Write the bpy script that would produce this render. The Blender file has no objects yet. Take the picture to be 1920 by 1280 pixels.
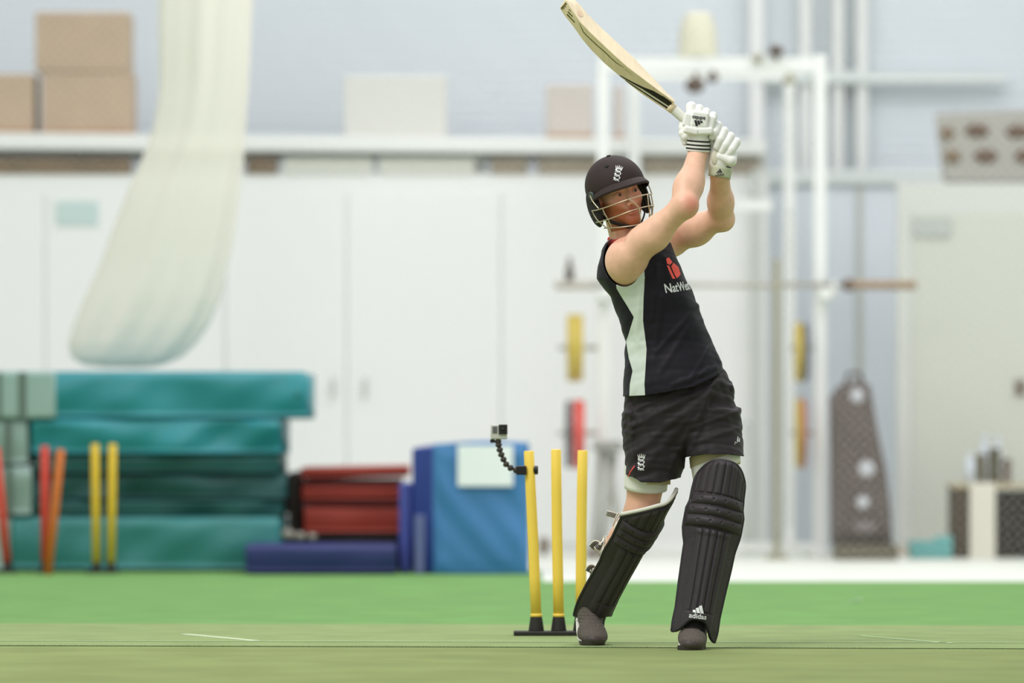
import bpy, bmesh, math, random
import numpy as np
from mathutils import Vector, Matrix, Euler
from mathutils.bvhtree import BVHTree

random.seed(7)
SC = bpy.context.scene
COL = SC.collection

# ---------------------------------------------------------------- camera
FPX = 10667.0            # focal length in pixels of the 1920x1280 frame (200 mm on 36 mm)
CAMH, HOR = 0.79, 801.0
cam_d = bpy.data.cameras.new('camera')
cam = bpy.data.objects.new('camera', cam_d)
COL.objects.link(cam)
cam.location = (0, 0, CAMH)
cam.rotation_euler = (math.radians(90), 0, 0)
cam_d.lens, cam_d.sensor_width = 200.0, 36.0
cam_d.shift_y = (HOR - 640.0) / 1920.0
cam_d.clip_end = 200
cam_d.dof.use_dof = True
cam_d.dof.focus_distance = 20.42
cam_d.dof.aperture_fstop = 1.9
SC.camera = cam


def S(c, a=1.0):
    """sRGB 0-255 -> linear rgba"""
    r = []
    for v in c:
        v = v / 255.0
        r.append(v / 12.92 if v <= 0.04045 else ((v + 0.055) / 1.055) ** 2.4)
    return (r[0], r[1], r[2], a)


# ---------------------------------------------------------------- world: soft light through a glazed roof
W = bpy.data.worlds.new('world')
SC.world = W
W.use_nodes = True
nt = W.node_tree
nt.nodes.clear()
wo = nt.nodes.new('ShaderNodeOutputWorld')
bg = nt.nodes.new('ShaderNodeBackground')
tc = nt.nodes.new('ShaderNodeTexCoord')
sx = nt.nodes.new('ShaderNodeSeparateXYZ')
cr = nt.nodes.new('ShaderNodeValToRGB')
mr = nt.nodes.new('ShaderNodeMapRange')
mr.inputs[1].default_value, mr.inputs[2].default_value = -1, 1
nt.links.new(tc.outputs['Generated'], sx.inputs[0])
nt.links.new(sx.outputs[2], mr.inputs[0])
nt.links.new(mr.outputs[0], cr.inputs[0])
cr.color_ramp.elements[0].position = 0.3
cr.color_ramp.elements[0].color = (0.18, 0.2, 0.18, 1)
cr.color_ramp.elements[1].position = 0.95
cr.color_ramp.elements[1].color = (1.0, 1.0, 1.02, 1)
e_ = cr.color_ramp.elements.new(0.52)
e_.color = (0.70, 0.69, 0.715, 1)
nt.links.new(cr.outputs[0], bg.inputs[0])
bg.inputs[1].default_value = 0.85
nt.links.new(bg.outputs[0], wo.inputs[0])


def area(name, loc, target, size, power, col=(1, 1, 1), sy=None):
    l = bpy.data.lights.new(name, 'AREA')
    l.energy, l.color, l.size = power, col, size
    if sy:
        l.shape, l.size_y = 'RECTANGLE', sy
    o = bpy.data.objects.new(name, l)
    COL.objects.link(o)
    o.location = loc
    o.rotation_euler = (Vector(target) - Vector(loc)).to_track_quat('-Z', 'Y').to_euler()
    return o


area('roof_light', (-2.5, 17.5, 6.5), (0.6, 20.5, 0.8), 3.2, 300, (1.0, 0.955, 0.93))
area('roof_light', (1.5, 23.5, 6.5), (1.0, 23.5, 0.0), 4.0, 190, (1.0, 0.98, 0.99))
area('roof_light', (1.4, 30.5, 6.8), (0.8, 32.6, 0.4), 10.0, 370, (1.0, 0.985, 1.0), 4.0)

SC.view_settings.view_transform = 'Standard'
SC.view_settings.look = 'None'
SC.view_settings.exposure = 0.0
SC.view_settings.gamma = 1.0
SC.view_settings.use_curve_mapping = False

# ---------------------------------------------------------------- materials
MATS = {}


def mat(name, col, rough=0.6, metal=0.0, noise=0.0, nscale=30.0, bump=0.0, bscale=200.0, attr=None, col2=None,
        spec=0.5, stretch=None, sheen=0.0):
    if name in MATS:
        return MATS[name]
    m = bpy.data.materials.new(name)
    m.use_nodes = True
    n, l = m.node_tree.nodes, m.node_tree.links
    b = n['Principled BSDF']
    b.inputs['Roughness'].default_value = rough
    b.inputs['Metallic'].default_value = metal
    b.inputs['Specular IOR Level'].default_value = spec
    b.inputs['Sheen Weight'].default_value = sheen
    c = S(col)
    b.inputs['Base Color'].default_value = c
    src = None
    if attr:
        a = n.new('ShaderNodeAttribute')
        a.attribute_name = attr
        src = a.outputs['Color']
    if noise or col2 or bump:
        t = n.new('ShaderNodeTexCoord')
        vec = t.outputs['Object']
        if stretch:
            mp = n.new('ShaderNodeMapping')
            mp.inputs['Scale'].default_value = stretch
            l.new(vec, mp.inputs[0])
            vec = mp.outputs[0]
    if noise or col2:
        nz = n.new('ShaderNodeTexNoise')
        nz.inputs['Scale'].default_value = nscale
        nz.inputs['Detail'].default_value = 3
        l.new(vec, nz.inputs['Vector'])
        mx = n.new('ShaderNodeMix')
        mx.data_type = 'RGBA'
        rp = n.new('ShaderNodeMapRange')
        rp.inputs[1].default_value, rp.inputs[2].default_value = 0.35, 0.65
        l.new(nz.outputs['Fac'], rp.inputs[0])
        if col2:
            l.new(rp.outputs[0], mx.inputs[0])
            mx.inputs[6].default_value = c
            mx.inputs[7].default_value = S(col2)
            l.new(mx.outputs[2], b.inputs['Base Color'])
        else:
            mx.blend_type = 'MULTIPLY'
            mx.inputs[0].default_value = 1.0
            if src:
                l.new(src, mx.inputs[6])
            else:
                mx.inputs[6].default_value = c
            rp2 = n.new('ShaderNodeMapRange')
            rp2.inputs[3].default_value, rp2.inputs[4].default_value = 1 - noise, 1 + noise
            l.new(rp.outputs[0], rp2.inputs[0])
            cb = n.new('ShaderNodeCombineXYZ')
            for i in range(3):
                l.new(rp2.outputs[0], cb.inputs[i])
            l.new(cb.outputs[0], mx.inputs[7])
            l.new(mx.outputs[2], b.inputs['Base Color'])
    elif src:
        l.new(src, b.inputs['Base Color'])
    if bump:
        nb = n.new('ShaderNodeTexNoise')
        nb.inputs['Scale'].default_value = bscale
        l.new(vec, nb.inputs['Vector'])
        bp = n.new('ShaderNodeBump')
        bp.inputs['Strength'].default_value = bump
        bp.inputs['Distance'].default_value = 0.002
        l.new(nb.outputs['Fac'], bp.inputs['Height'])
        l.new(bp.outputs[0], b.inputs['Normal'])
    MATS[name] = m
    return m


# ---------------------------------------------------------------- places
def P(px, py, d=20.5):
    """a point seen at pixel (px,py), d metres down the hall"""
    k = d / FPX
    return np.array([(px - 960.0) * k, d, CAMH + (HOR - py) * k])


def px2m(n, d=20.5):
    return n * d / FPX


# ---------------------------------------------------------------- mesh helpers
class MB:
    def __init__(self):
        self.v, self.f = [], []

    def add(self, V, F):
        o = len(self.v)
        self.v += [tuple(map(float, p)) for p in V]
        self.f += [tuple(int(i) + o for i in f) for f in F]
        return self

    def box(self, c, s, R=None):
        hx, hy, hz = s[0] / 2, s[1] / 2, s[2] / 2
        V = [Vector((x, y, z)) for x in (-hx, hx) for y in (-hy, hy) for z in (-hz, hz)]
        if R is not None:
            V = [R @ v for v in V]
        V = [v + Vector(c) for v in V]
        return self.add(V, [(0, 1, 3, 2), (4, 6, 7, 5), (0, 4, 5, 1), (2, 3, 7, 6), (0, 2, 6, 4), (1, 5, 7, 3)])

    def b2(self, x0, x1, y0, y1, z0, z1):
        return self.box(((x0 + x1) / 2, (y0 + y1) / 2, (z0 + z1) / 2), (abs(x1 - x0), abs(y1 - y0), abs(z1 - z0)))

    def tube(self, path, r, n=10, cap=True, flat=None):
        """path: points; r: radius or list; flat: (normal dir, factor) squashes the section"""
        P_ = [Vector(p) for p in path]
        rs = r if hasattr(r, '__len__') else [r] * len(P_)
        V, F = [], []
        t0 = (P_[1] - P_[0]).normalized()
        u = t0.orthogonal().normalized()
        if flat is not None:
            fn = Vector(flat[0])
            u = (fn - t0 * fn.dot(t0)).normalized()
        for i, p in enumerate(P_):
            t = (P_[min(i + 1, len(P_) - 1)] - P_[max(i - 1, 0)]).normalized()
            u = (u - t * u.dot(t))
            u = u.normalized() if u.length > 1e-6 else t.orthogonal().normalized()
            w = t.cross(u)
            fa = flat[1] if flat is not None else 1.0
            for k in range(n):
                a = 2 * math.pi * k / n
                V.append(p + u * (math.cos(a) * rs[i] * fa) + w * (math.sin(a) * rs[i]))
        for i in range(len(P_) - 1):
            for k in range(n):
                k2 = (k + 1) % n
                F.append((i * n + k, i * n + k2, (i + 1) * n + k2, (i + 1) * n + k))
        if cap:
            F.append(tuple(range(n - 1, -1, -1)))
            F.append(tuple(range((len(P_) - 1) * n, len(P_) * n)))
        return self.add(V, F)

    def ball(self, c, r, n=14, m=9, R=None):
        rr = r if hasattr(r, '__len__') else (r, r, r)
        V, F = [], []
        for i in range(m + 1):
            th = math.pi * i / m
            for k in range(n):
                a = 2 * math.pi * k / n
                v = Vector((rr[0] * math.sin(th) * math.cos(a), rr[1] * math.sin(th) * math.sin(a), rr[2] * math.cos(th)))
                if R is not None:
                    v = R @ v
                V.append(v + Vector(c))
        for i in range(m):
            for k in range(n):
                k2 = (k + 1) % n
                F.append((i * n + k, (i + 1) * n + k, (i + 1) * n + k2, i * n + k2))
        return self.add(V, F)

    def grid(self, fn, nu, nv, closed_u=False):
        V = [fn(i / (nu if closed_u else nu - 1), j / (nv - 1)) for j in range(nv) for i in range(nu)]
        F = []
        for j in range(nv - 1):
            for i in range(nu if closed_u else nu - 1):
                i2 = (i + 1) % nu
                F.append((j * nu + i, j * nu + i2, (j + 1) * nu + i2, (j + 1) * nu + i))
        return self.add(V, F)

    def prism(self, pts, direction):
        """polygon (3D points) extruded along a vector"""
        n = len(pts)
        d = Vector(direction)
        V = [Vector(p) for p in pts] + [Vector(p) + d for p in pts]
        F = [tuple(range(n)), tuple(range(2 * n - 1, n - 1, -1))]
        F += [(i, (i + 1) % n + 0, (i + 1) % n + n, i + n) for i in range(n)]
        return self.add(V, F)

    def build(self, name, m, parent=None, smooth=False, bevel=0.0, seg=2, subsurf=0, solid=0.0, kind=None, label=None,
              autosm=True):
        me = bpy.data.meshes.new(name)
        me.from_pydata(self.v, [], self.f)
        bm = bmesh.new()
        bm.from_mesh(me)
        bmesh.ops.remove_doubles(bm, verts=bm.verts, dist=1e-6)
        bmesh.ops.recalc_face_normals(bm, faces=bm.faces)
        bm.to_mesh(me)
        bm.free()
        me.update()
        return finish(name, me, m, parent, smooth, bevel, seg, subsurf, solid, kind, label)


def finish(name, me, m, parent=None, smooth=False, bevel=0.0, seg=2, subsurf=0, solid=0.0, kind=None, label=None):
    o = bpy.data.objects.new(name, me)
    COL.objects.link(o)
    for mm in (m if isinstance(m, (list, tuple)) else [m]):
        me.materials.append(mm)
    if solid:
        s = o.modifiers.new('solid', 'SOLIDIFY')
        s.thickness = solid
        s.offset = 1
    if bevel:
        b = o.modifiers.new('bevel', 'BEVEL')
        b.width, b.segments, b.limit_method = bevel, seg, 'ANGLE'
        b.angle_limit = math.radians(35)
        smooth = True
    if subsurf:
        s = o.modifiers.new('sub', 'SUBSURF')
        s.levels = s.render_levels = subsurf
    if smooth:
        me.polygons.foreach_set('use_smooth', [True] * len(me.polygons))
        if bevel:
            try:
                me.set_sharp_from_angle(angle=math.radians(50))
            except Exception:
                pass
    if parent is not None:
        o.parent = parent
        if parent.type == 'EMPTY' and parent.get('_world'):
            o.matrix_parent_inverse = Matrix.Translation(-parent.location)
    if kind:
        o['kind'] = kind
    if label:
        o['label'] = label
    return o


def tag(o, label, cat, group=None):
    o['label'] = label
    o['category'] = cat
    if group:
        o['group'] = group
    return o


def thing(name, label, cat, loc=(0, 0, 0), group=None, world=True):
    """an Empty at the thing's base; with world=True its parts are given in hall coordinates"""
    o = bpy.data.objects.new(name, None)
    COL.objects.link(o)
    o.location = tuple(map(float, loc))
    o.empty_display_size = 0.1
    if world:
        o['_world'] = 1
    return tag(o, label, cat, group)


def copy_tree(o, parent=None):
    c = o.copy()
    COL.objects.link(c)
    if parent is not None:
        c.parent = parent
    for ch in list(o.children):
        copy_tree(ch, c)
    return c


# ---------------------------------------------------------------- implicit surfaces (smooth bodies and cloth)
def rot_from(xa=None, ya=None, za=None):
    """3x3 numpy matrix with columns = local axes"""
    return np.array([xa, ya, za]).T


class Prim:
    def __init__(self, kind, *a, k=0.02, op='u', R=None, **kw):
        self.kind, self.a, self.k, self.op, self.R, self.kw = kind, a, k, op, R, kw
        g = lambda v: np.asarray(v, float)
        if kind == 'rc':
            A, B, ra, rb = g(a[0]), g(a[1]), a[2], a[3]
            self.lo = np.minimum(A - ra, B - rb)
            self.hi = np.maximum(A + ra, B + rb)
        elif kind in ('el', 'bx'):
            c, r = g(a[0]), g(a[1])
            m = np.max(r) if R is not None else r
            self.lo, self.hi = c - m, c + m
        elif kind == 'loft':
            T = g(a[0])      # rows: z, cx, cy, W, D (z ascending)
            self.T = T
            self.lo = np.array([np.min(T[:, 1] - T[:, 3]), np.min(T[:, 2] - T[:, 4]), T[0, 0]])
            self.hi = np.array([np.max(T[:, 1] + T[:, 3]), np.max(T[:, 2] + T[:, 4]), T[-1, 0]])
        mg = k + 0.025 + kw.get('pad', 0)
        self.lo = self.lo - mg
        self.hi = self.hi + mg

    def d(self, X, Y, Z):
        if self.kind == 'rc':
            A, B, ra, rb = self.a
            ax, ay, az = B[0] - A[0], B[1] - A[1], B[2] - A[2]
            L = ax * ax + ay * ay + az * az + 1e-12
            px, py, pz = X - A[0], Y - A[1], Z - A[2]
            t = np.clip((px * ax + py * ay + pz * az) / L, 0, 1)
            return np.sqrt((px - ax * t) ** 2 + (py - ay * t) ** 2 + (pz - az * t) ** 2) - (ra + (rb - ra) * t)
        if self.kind in ('el', 'bx'):
            c, r = self.a[0], self.a[1]
            x, y, z = X - c[0], Y - c[1], Z - c[2]
            if self.R is not None:
                R = self.R
                x, y, z = (x * R[0, 0] + y * R[1, 0] + z * R[2, 0], x * R[0, 1] + y * R[1, 1] + z * R[2, 1],
                           x * R[0, 2] + y * R[1, 2] + z * R[2, 2])
            if self.kind == 'el':
                k0 = np.sqrt((x / r[0]) ** 2 + (y / r[1]) ** 2 + (z / r[2]) ** 2)
                k1 = np.sqrt((x / r[0] ** 2) ** 2 + (y / r[1] ** 2) ** 2 + (z / r[2] ** 2) ** 2) + 1e-9
                return k0 * (k0 - 1) / k1
            rr = self.kw.get('r', 0.005)
            qx, qy, qz = np.abs(x) - r[0] + rr, np.abs(y) - r[1] + rr, np.abs(z) - r[2] + rr
            o = np.sqrt(np.maximum(qx, 0) ** 2 + np.maximum(qy, 0) ** 2 + np.maximum(qz, 0) ** 2)
            return o + np.minimum(np.maximum(qx, np.maximum(qy, qz)), 0) - rr
        if self.kind == 'loft':
            T = self.T
            z = np.clip(Z, T[0, 0], T[-1, 0])
            cx, cy, w, dd = (np.interp(z, T[:, 0], T[:, i]) for i in (1, 2, 3, 4))
            pw = self.kw.get('pw', 2.2)
            k0 = ((np.abs(X - cx) / w) ** pw + (np.abs(Y - cy) / dd) ** pw) ** (1 / pw)
            d = (k0 - 1) * np.minimum(w, dd)
            dz = np.maximum(T[0, 0] - Z, Z - T[-1, 0])
            return np.maximum(d, dz)


def combine(D, s, op, k):
    if op == 'u':
        h = np.clip(0.5 + 0.5 * (D - s) / k, 0, 1)
        return D * (1 - h) + s * h - k * h * (1 - h)
    h = np.clip(0.5 - 0.5 * (D + s) / k, 0, 1)
    return D * (1 - h) + (-s) * h + k * h * (1 - h)


def field(Pt, prims, disp=None):
    D = np.full(len(Pt), 0.2)
    for p in prims:
        m = np.all((Pt >= p.lo) & (Pt <= p.hi), axis=1)
        if not m.any():
            continue
        q = Pt[m]
        D[m] = combine(D[m], p.d(q[:, 0], q[:, 1], q[:, 2]), p.op, max(p.k, 1e-5))
    if disp is not None:
        D = D + disp(Pt)
    return D


def surf_nets(xs, ys, zs, prims, disp=None, newton=2):
    nx, ny, nz = len(xs), len(ys), len(zs)
    D = np.full((nx, ny, nz), 0.2, np.float32)
    for p in prims:
        i0, i1 = np.searchsorted(xs, p.lo[0]), np.searchsorted(xs, p.hi[0])
        j0, j1 = np.searchsorted(ys, p.lo[1]), np.searchsorted(ys, p.hi[1])
        k0, k1 = np.searchsorted(zs, p.lo[2]), np.searchsorted(zs, p.hi[2])
        if i1 <= i0 or j1 <= j0 or k1 <= k0:
            continue
        X, Y, Z = xs[i0:i1, None, None], ys[None, j0:j1, None], zs[None, None, k0:k1]
        s = p.d(X, Y, Z)
        D[i0:i1, j0:j1, k0:k1] = combine(D[i0:i1, j0:j1, k0:k1], s, p.op, max(p.k, 1e-5))
    if disp is not None:
        m = np.abs(D) < 0.03
        I = np.argwhere(m)
        pts = np.stack([xs[I[:, 0]], ys[I[:, 1]], zs[I[:, 2]]], 1)
        D[m] += disp(pts).astype(np.float32)
    D[0], D[-1] = np.maximum(D[0], 1e-3), np.maximum(D[-1], 1e-3)
    D[:, 0], D[:, -1] = np.maximum(D[:, 0], 1e-3), np.maximum(D[:, -1], 1e-3)
    D[:, :, 0], D[:, :, -1] = np.maximum(D[:, :, 0], 1e-3), np.maximum(D[:, :, -1], 1e-3)
    ins = D < 0
    cs = sum(ins[a:nx - 1 + a, b:ny - 1 + b, c:nz - 1 + c].astype(np.int8) for a in (0, 1) for b in (0, 1) for c in (0, 1))
    act = (cs > 0) & (cs < 8)
    C = np.argwhere(act)
    idx = np.full(act.shape, -1, np.int64)
    idx[act] = np.arange(len(C))
    acc = np.zeros((len(C), 3))
    cnt = np.zeros(len(C))
    g = (xs, ys, zs)
    corners = [(a, b, c) for a in (0, 1) for b in (0, 1) for c in (0, 1)]
    for a in corners:
        for ax in range(3):
            if a[ax]:
                continue
            b = list(a)
            b[ax] = 1
            A, B = C + np.array(a), C + np.array(b)
            da, db = D[A[:, 0], A[:, 1], A[:, 2]], D[B[:, 0], B[:, 1], B[:, 2]]
            m = (da < 0) != (db < 0)
            t = np.where(m, da / np.where(m, da - db, 1), 0)
            for q in range(3):
                pa, pb = g[q][A[:, q]], g[q][B[:, q]]
                acc[:, q] += np.where(m, pa + (pb - pa) * t, 0)
            cnt += m
    V = acc / cnt[:, None]
    F = []
    for ax in range(3):
        sl0 = [slice(1, None)] * 3
        lo = [slice(1, n - 1) for n in D.shape]
        lo[ax] = slice(0, D.shape[ax] - 1)
        hi = list(lo)
        hi[ax] = slice(1, D.shape[ax])
        a_, b_ = ins[tuple(lo)], ins[tuple(hi)]
        E = np.argwhere(a_ != b_)
        if not len(E):
            continue
        sgn = a_[E[:, 0], E[:, 1], E[:, 2]]
        for q in range(3):
            if q != ax:
                E[:, q] += 1
        u, w = [q for q in range(3) if q != ax]
        def off(du, dw):
            Q = E.copy()
            Q[:, u] -= du
            Q[:, w] -= dw
            return idx[Q[:, 0], Q[:, 1], Q[:, 2]]
        q0, q1, q2, q3 = off(1, 1), off(0, 1), off(0, 0), off(1, 0)
        f = np.stack([q0, q1, q2, q3], 1)
        flip = sgn if ax != 1 else ~sgn
        f[~flip] = f[~flip][:, ::-1]
        F.append(f)
    F = np.concatenate(F)
    F = F[(F >= 0).all(1)]
    h = 0.0008
    for _ in range(newton):
        d0 = field(V, prims, disp)
        G = np.stack([field(V + np.eye(3)[q] * h, prims, disp) - d0 for q in range(3)], 1) / h
        n2 = (G ** 2).sum(1)
        step = G * (d0 / np.maximum(n2, 0.05))[:, None]
        L = np.linalg.norm(step, axis=1)
        step *= np.minimum(1, 0.004 / np.maximum(L, 1e-9))[:, None]
        V = V - step
    return V, F


def axis_grid(lo, hi, h, fine=None):
    """regular spacing h, with finer spacing inside given ranges [(a,b,h2)]"""
    pts = [lo]
    while pts[-1] < hi:
        x = pts[-1]
        hh = h
        for a, b, h2 in (fine or []):
            if a - h <= x <= b:
                hh = min(hh, h2)
        pts.append(x + hh)
    return np.array(pts)


def tri(F):
    F = np.asarray(F)
    if F.shape[1] == 3:
        return F
    return np.concatenate([F[:, [0, 1, 2]], F[:, [0, 2, 3]]])


def clip(V, F, g):
    """keep the part of the surface where g(V) < 0; the cut follows g = 0 exactly"""
    F = tri(F)
    gv = g(V)
    s = gv < 0
    c = s[F].sum(1)
    out = [F[c == 3]]
    mix = F[(c > 0) & (c < 3)]
    Vn = [V]
    base = len(V)
    cache = {}
    new = []
    def cut(a, b):
        key = (a, b) if a < b else (b, a)
        if key not in cache:
            t = gv[a] / (gv[a] - gv[b])
            new.append(V[a] + (V[b] - V[a]) * t)
            cache[key] = base + len(new) - 1
        return cache[key]
    ft = []
    for t3 in mix:
        poly = []
        for i in range(3):
            a, b = int(t3[i]), int(t3[(i + 1) % 3])
            if s[a]:
                poly.append(a)
            if s[a] != s[b]:
                poly.append(cut(a, b))
        for i in range(1, len(poly) - 1):
            ft.append((poly[0], poly[i], poly[i + 1]))
    if ft:
        out.append(np.array(ft))
    if new:
        Vn.append(np.array(new))
    V = np.concatenate(Vn)
    F = np.concatenate(out)
    used, inv = np.unique(F, return_inverse=True)
    return V[used], inv.reshape(F.shape)


def np_mesh(name, V, F, m, parent=None, colors=None, **kw):
    me = bpy.data.meshes.new(name)
    me.from_pydata([tuple(v) for v in V.tolist()], [], [tuple(f) for f in np.asarray(F).tolist()])
    me.update()
    if colors is not None:
        a = me.color_attributes.new('Col', 'FLOAT_COLOR', 'POINT')
        a.data.foreach_set('color', np.asarray(colors, np.float32).ravel())
    kw.setdefault('smooth', True)
    return finish(name, me, m, parent, **kw)


def implicit(name, prims, h, m, parent=None, disp=None, clips=(), newton=2, **kw):
    lo = np.min([p.lo for p in prims if p.op == 'u'], axis=0)
    hi = np.max([p.hi for p in prims if p.op == 'u'], axis=0)
    g = [np.arange(lo[i], hi[i] + h, h) for i in range(3)]
    V, F = surf_nets(*g, prims, disp, newton)
    for c in clips:
        V, F = clip(V, F, c)
    return np_mesh(name, V, F, m, parent, **kw)


def bvh_of(o):
    me = o.data
    return BVHTree.FromPolygons([v.co.copy() for v in me.vertices], [tuple(p.vertices) for p in me.polygons])


def text_polys(txt, size=1.0, bold=0.0):
    cu = bpy.data.curves.new('lettering', 'FONT')
    cu.body = txt
    cu.size = size
    cu.offset = bold
    cu.resolution_u = 3
    cu.align_x = 'CENTER'
    to = bpy.data.objects.new('lettering', cu)
    COL.objects.link(to)
    dg = bpy.context.evaluated_depsgraph_get()
    me = to.evaluated_get(dg).to_mesh()
    V = [tuple(v.co) for v in me.vertices]
    F = [tuple(p.vertices) for p in me.polygons]
    to.evaluated_get(dg).to_mesh_clear()
    bpy.data.objects.remove(to)
    bpy.data.curves.remove(cu)
    return V, F


def decal(name, V2, F, origin, ux, uy, bvhs, m, parent, lift=0.0009, fallback=None, cuts=2, solid=0.0006):
    """flat artwork (V2 in metres) laid on the surface found along -(ux x uy)"""
    ux, uy = Vector(ux).normalized(), Vector(uy)
    n = ux.cross(uy).normalized()
    uy = n.cross(ux).normalized()
    bm = bmesh.new()
    vs = [bm.verts.new((v[0], v[1], 0)) for v in V2]
    for f in F:
        try:
            bm.faces.new([vs[i] for i in f])
        except ValueError:
            pass
    if cuts:
        bmesh.ops.triangulate(bm, faces=bm.faces)
        for _ in range(cuts):
            bmesh.ops.subdivide_edges(bm, edges=[e for e in bm.edges if e.calc_length() > 0.006], cuts=1)
        bmesh.ops.triangulate(bm, faces=bm.faces)
    o_ = Vector(origin)
    miss, offs = [], []
    for v in bm.verts:
        p = o_ + ux * v.co.x + uy * v.co.y
        best = None
        for b in bvhs:
            h = b.ray_cast(p + n * 0.12, -n, 0.8)
            if h[0] is not None and (best is None or h[3] < best[1]):
                best = (h[0], h[3])
        if best:
            offs.append((best[0] - p).dot(n))
            v.co = best[0] + n * lift
        else:
            miss.append((v, p))
    # a letter that runs past the edge of its patch keeps the depth of the rest
    mo = min(offs) if offs else 0.0
    for v, p in miss:
        v.co = p + n * (mo + lift)
    me = bpy.data.meshes.new(name)
    bm.normal_update()
    bm.to_mesh(me)
    bm.free()
    return finish(name, me, m, parent, solid=solid)


def three_stripes(w, h):
    """the three rising slanted bars, centred, width w, height h"""
    V, F = [], []
    for i, hh in enumerate((0.34, 0.67, 1.0)):
        x0 = -w / 2 + i * w * 0.30
        b = w * 0.2
        sl = 0.42 * h
        H = h * hh
        q = [(x0 + sl * (1 - hh) * 0.55, 0), (x0 + b + sl * (1 - hh) * 0.55, 0), (x0 + b + sl * (1 - hh) * .55 - sl * hh * .55, H),
             (x0 + sl * (1 - hh) * .55 - sl * hh * .55, H * 0.86)]
        q = [(x0 + w * .12, 0), (x0 + w * .36, 0), (x0 + w * .36 - .24 * w * hh, H), (x0 + w * .12 - .24 * w * hh + w * .02, H * .80)]
        n = len(V)
        V += q
        F.append((n, n + 1, n + 2, n + 3))
    return V, F


def logo3(w):
    """bars over the word, about w wide"""
    V, F = three_stripes(w * 0.72, w * 0.46)
    V = [(x - w * 0.02, y + w * 0.04) for x, y in V]
    tv, tf = text_polys('adidas', w * 0.40, w * 0.006)
    n = len(V)
    V += [(v[0], v[1] - w * 0.27) for v in tv]
    F += [tuple(i + n for i in f) for f in tf]
    return V, F


def crest(w):
    """crown over three stacked passant beasts, w wide"""
    V, F = [], []

    def poly(pts, dx=0, dy=0, s=1):
        n = len(V)
        V.extend([((x * s + dx) * w, (y * s + dy) * w) for x, y in pts])
        F.append(tuple(range(n, n + len(pts))))
    # crown
    poly([(-.42, .95), (.42, .95), (.42, 1.04), (-.42, 1.04)])
    for i in range(5):
        x = -.38 + i * .19
        h = (.28, .34, .42, .34, .28)[i]
        lean = (i - 2) * .05
        poly([(x - .08, 1.07), (x + .08, 1.07), (x + lean + .02, 1.07 + h), (x + lean - .02, 1.07 + h)])
        poly([(x + lean - .05, 1.07 + h), (x + lean, 1.02 + h), (x + lean + .05, 1.07 + h), (x + lean, 1.13 + h)])
    for k in range(3):
        y = .62 - k * .58
        s = 1.0
        poly([(-.3, .02), (.22, .0), (.26, .16), (.0, .13), (-.3, .17)], 0, y)           # body
        poly([(-.34, .06), (-.22, .06), (-.2, .3), (-.34, .34), (-.48, .24), (-.46, .14)], 0, y)   # head
        poly([(-.3, .05), (-.2, .05), (-.28, -.1), (-.44, -.12), (-.42, -.06)], 0, y)
        poly([(-.12, .03), (-.03, .03), (-.04, -.16), (-.2, -.18), (-.14, -.1)], 0, y)
        poly([(.08, .03), (.17, .03), (.18, -.15), (.04, -.18), (.1, -.1)], 0, y)
        poly([(.2, .03), (.27, .08), (.42, -.13), (.28, -.17), (.3, -.08)], 0, y)
        poly([(.2, .12), (.28, .12), (.44, .26), (.34, .36), (.26, .33), (.35, .26)], 0, y)     # tail
        poly([(.3, .36), (.4, .32), (.5, .4), (.38, .43)], 0, y)
    return V, F
# ================================================================ materials of the hall
m_white = mat('white_panel', (234, 236, 235), 0.6)
m_white2 = mat('white_steel', (229, 232, 229), 0.45)
m_blue = mat('pale_blue_cladding', (229, 236, 241), 0.6)
m_cream = mat('cream_panel', (202, 205, 200), 0.6)
m_seam = mat('grey_seam', (190, 196, 190), 0.7)
m_brown = mat('mottled_brown', (118, 98, 76), 0.8, noise=0.15, nscale=8)
m_greybrown = mat('mottled_grey_brown', (150, 138, 122), 0.8, noise=0.1, nscale=8)
m_card = mat('cardboard', (184, 162, 138), 0.85, noise=0.05, nscale=3)
m_cardedge = mat('cardboard_tape', (176, 138, 104), 0.7)
m_palebox = mat('pale_carton', (212, 213, 206), 0.8)
m_carpet = mat('green_carpet', (114, 156, 93), 0.95, noise=0.07, nscale=3.0, bump=0.5, bscale=260, spec=0.1)
m_mat = mat('pitch_turf', (140, 158, 107), 0.95, noise=0.07, nscale=4.0, bump=0.6, bscale=400, spec=0.1)
m_mat2 = mat('pitch_turf_front', (133, 147, 94), 0.95, noise=0.08, nscale=2.5, bump=0.6, bscale=400, spec=0.1)
m_matdk = mat('turf_edge', (70, 96, 52), 0.95)
m_line = mat('chalk_line', (208, 220, 188), 0.9, noise=0.1, nscale=60)
m_line2 = mat('worn_chalk_line', (172, 200, 146), 0.9, noise=0.1, nscale=60)
m_conc = mat('pale_floor_paint', (226, 230, 220), 0.5, noise=0.02, nscale=4)
m_pinkskirt = mat('pale_brown_skirting', (196, 184, 168), 0.7)
m_yel = mat('yellow_plastic', (255, 220, 90), 0.45)
m_yel2 = mat('old_yellow_plastic', (224, 188, 40), 0.5)
m_red = mat('red_plastic', (212, 62, 44), 0.5)
m_orange = mat('orange_plastic', (206, 110, 36), 0.55)
m_blk = mat('black_rubber', (34, 31, 28), 0.6)
m_blk2 = mat('black_plastic', (22, 20, 18), 0.35)
m_teal = mat('teal_vinyl', (38, 136, 146), 0.45, noise=0.06, nscale=2.2, bump=0.0)
m_teal2 = mat('teal_vinyl_bottom', (52, 130, 130), 0.5, noise=0.06, nscale=2.2)
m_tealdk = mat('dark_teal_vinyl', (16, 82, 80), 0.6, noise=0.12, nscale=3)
m_tealgrey = mat('grey_green_canvas', (150, 176, 170), 0.7)
m_strap = mat('dark_strap', (96, 112, 102), 0.8)
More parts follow.
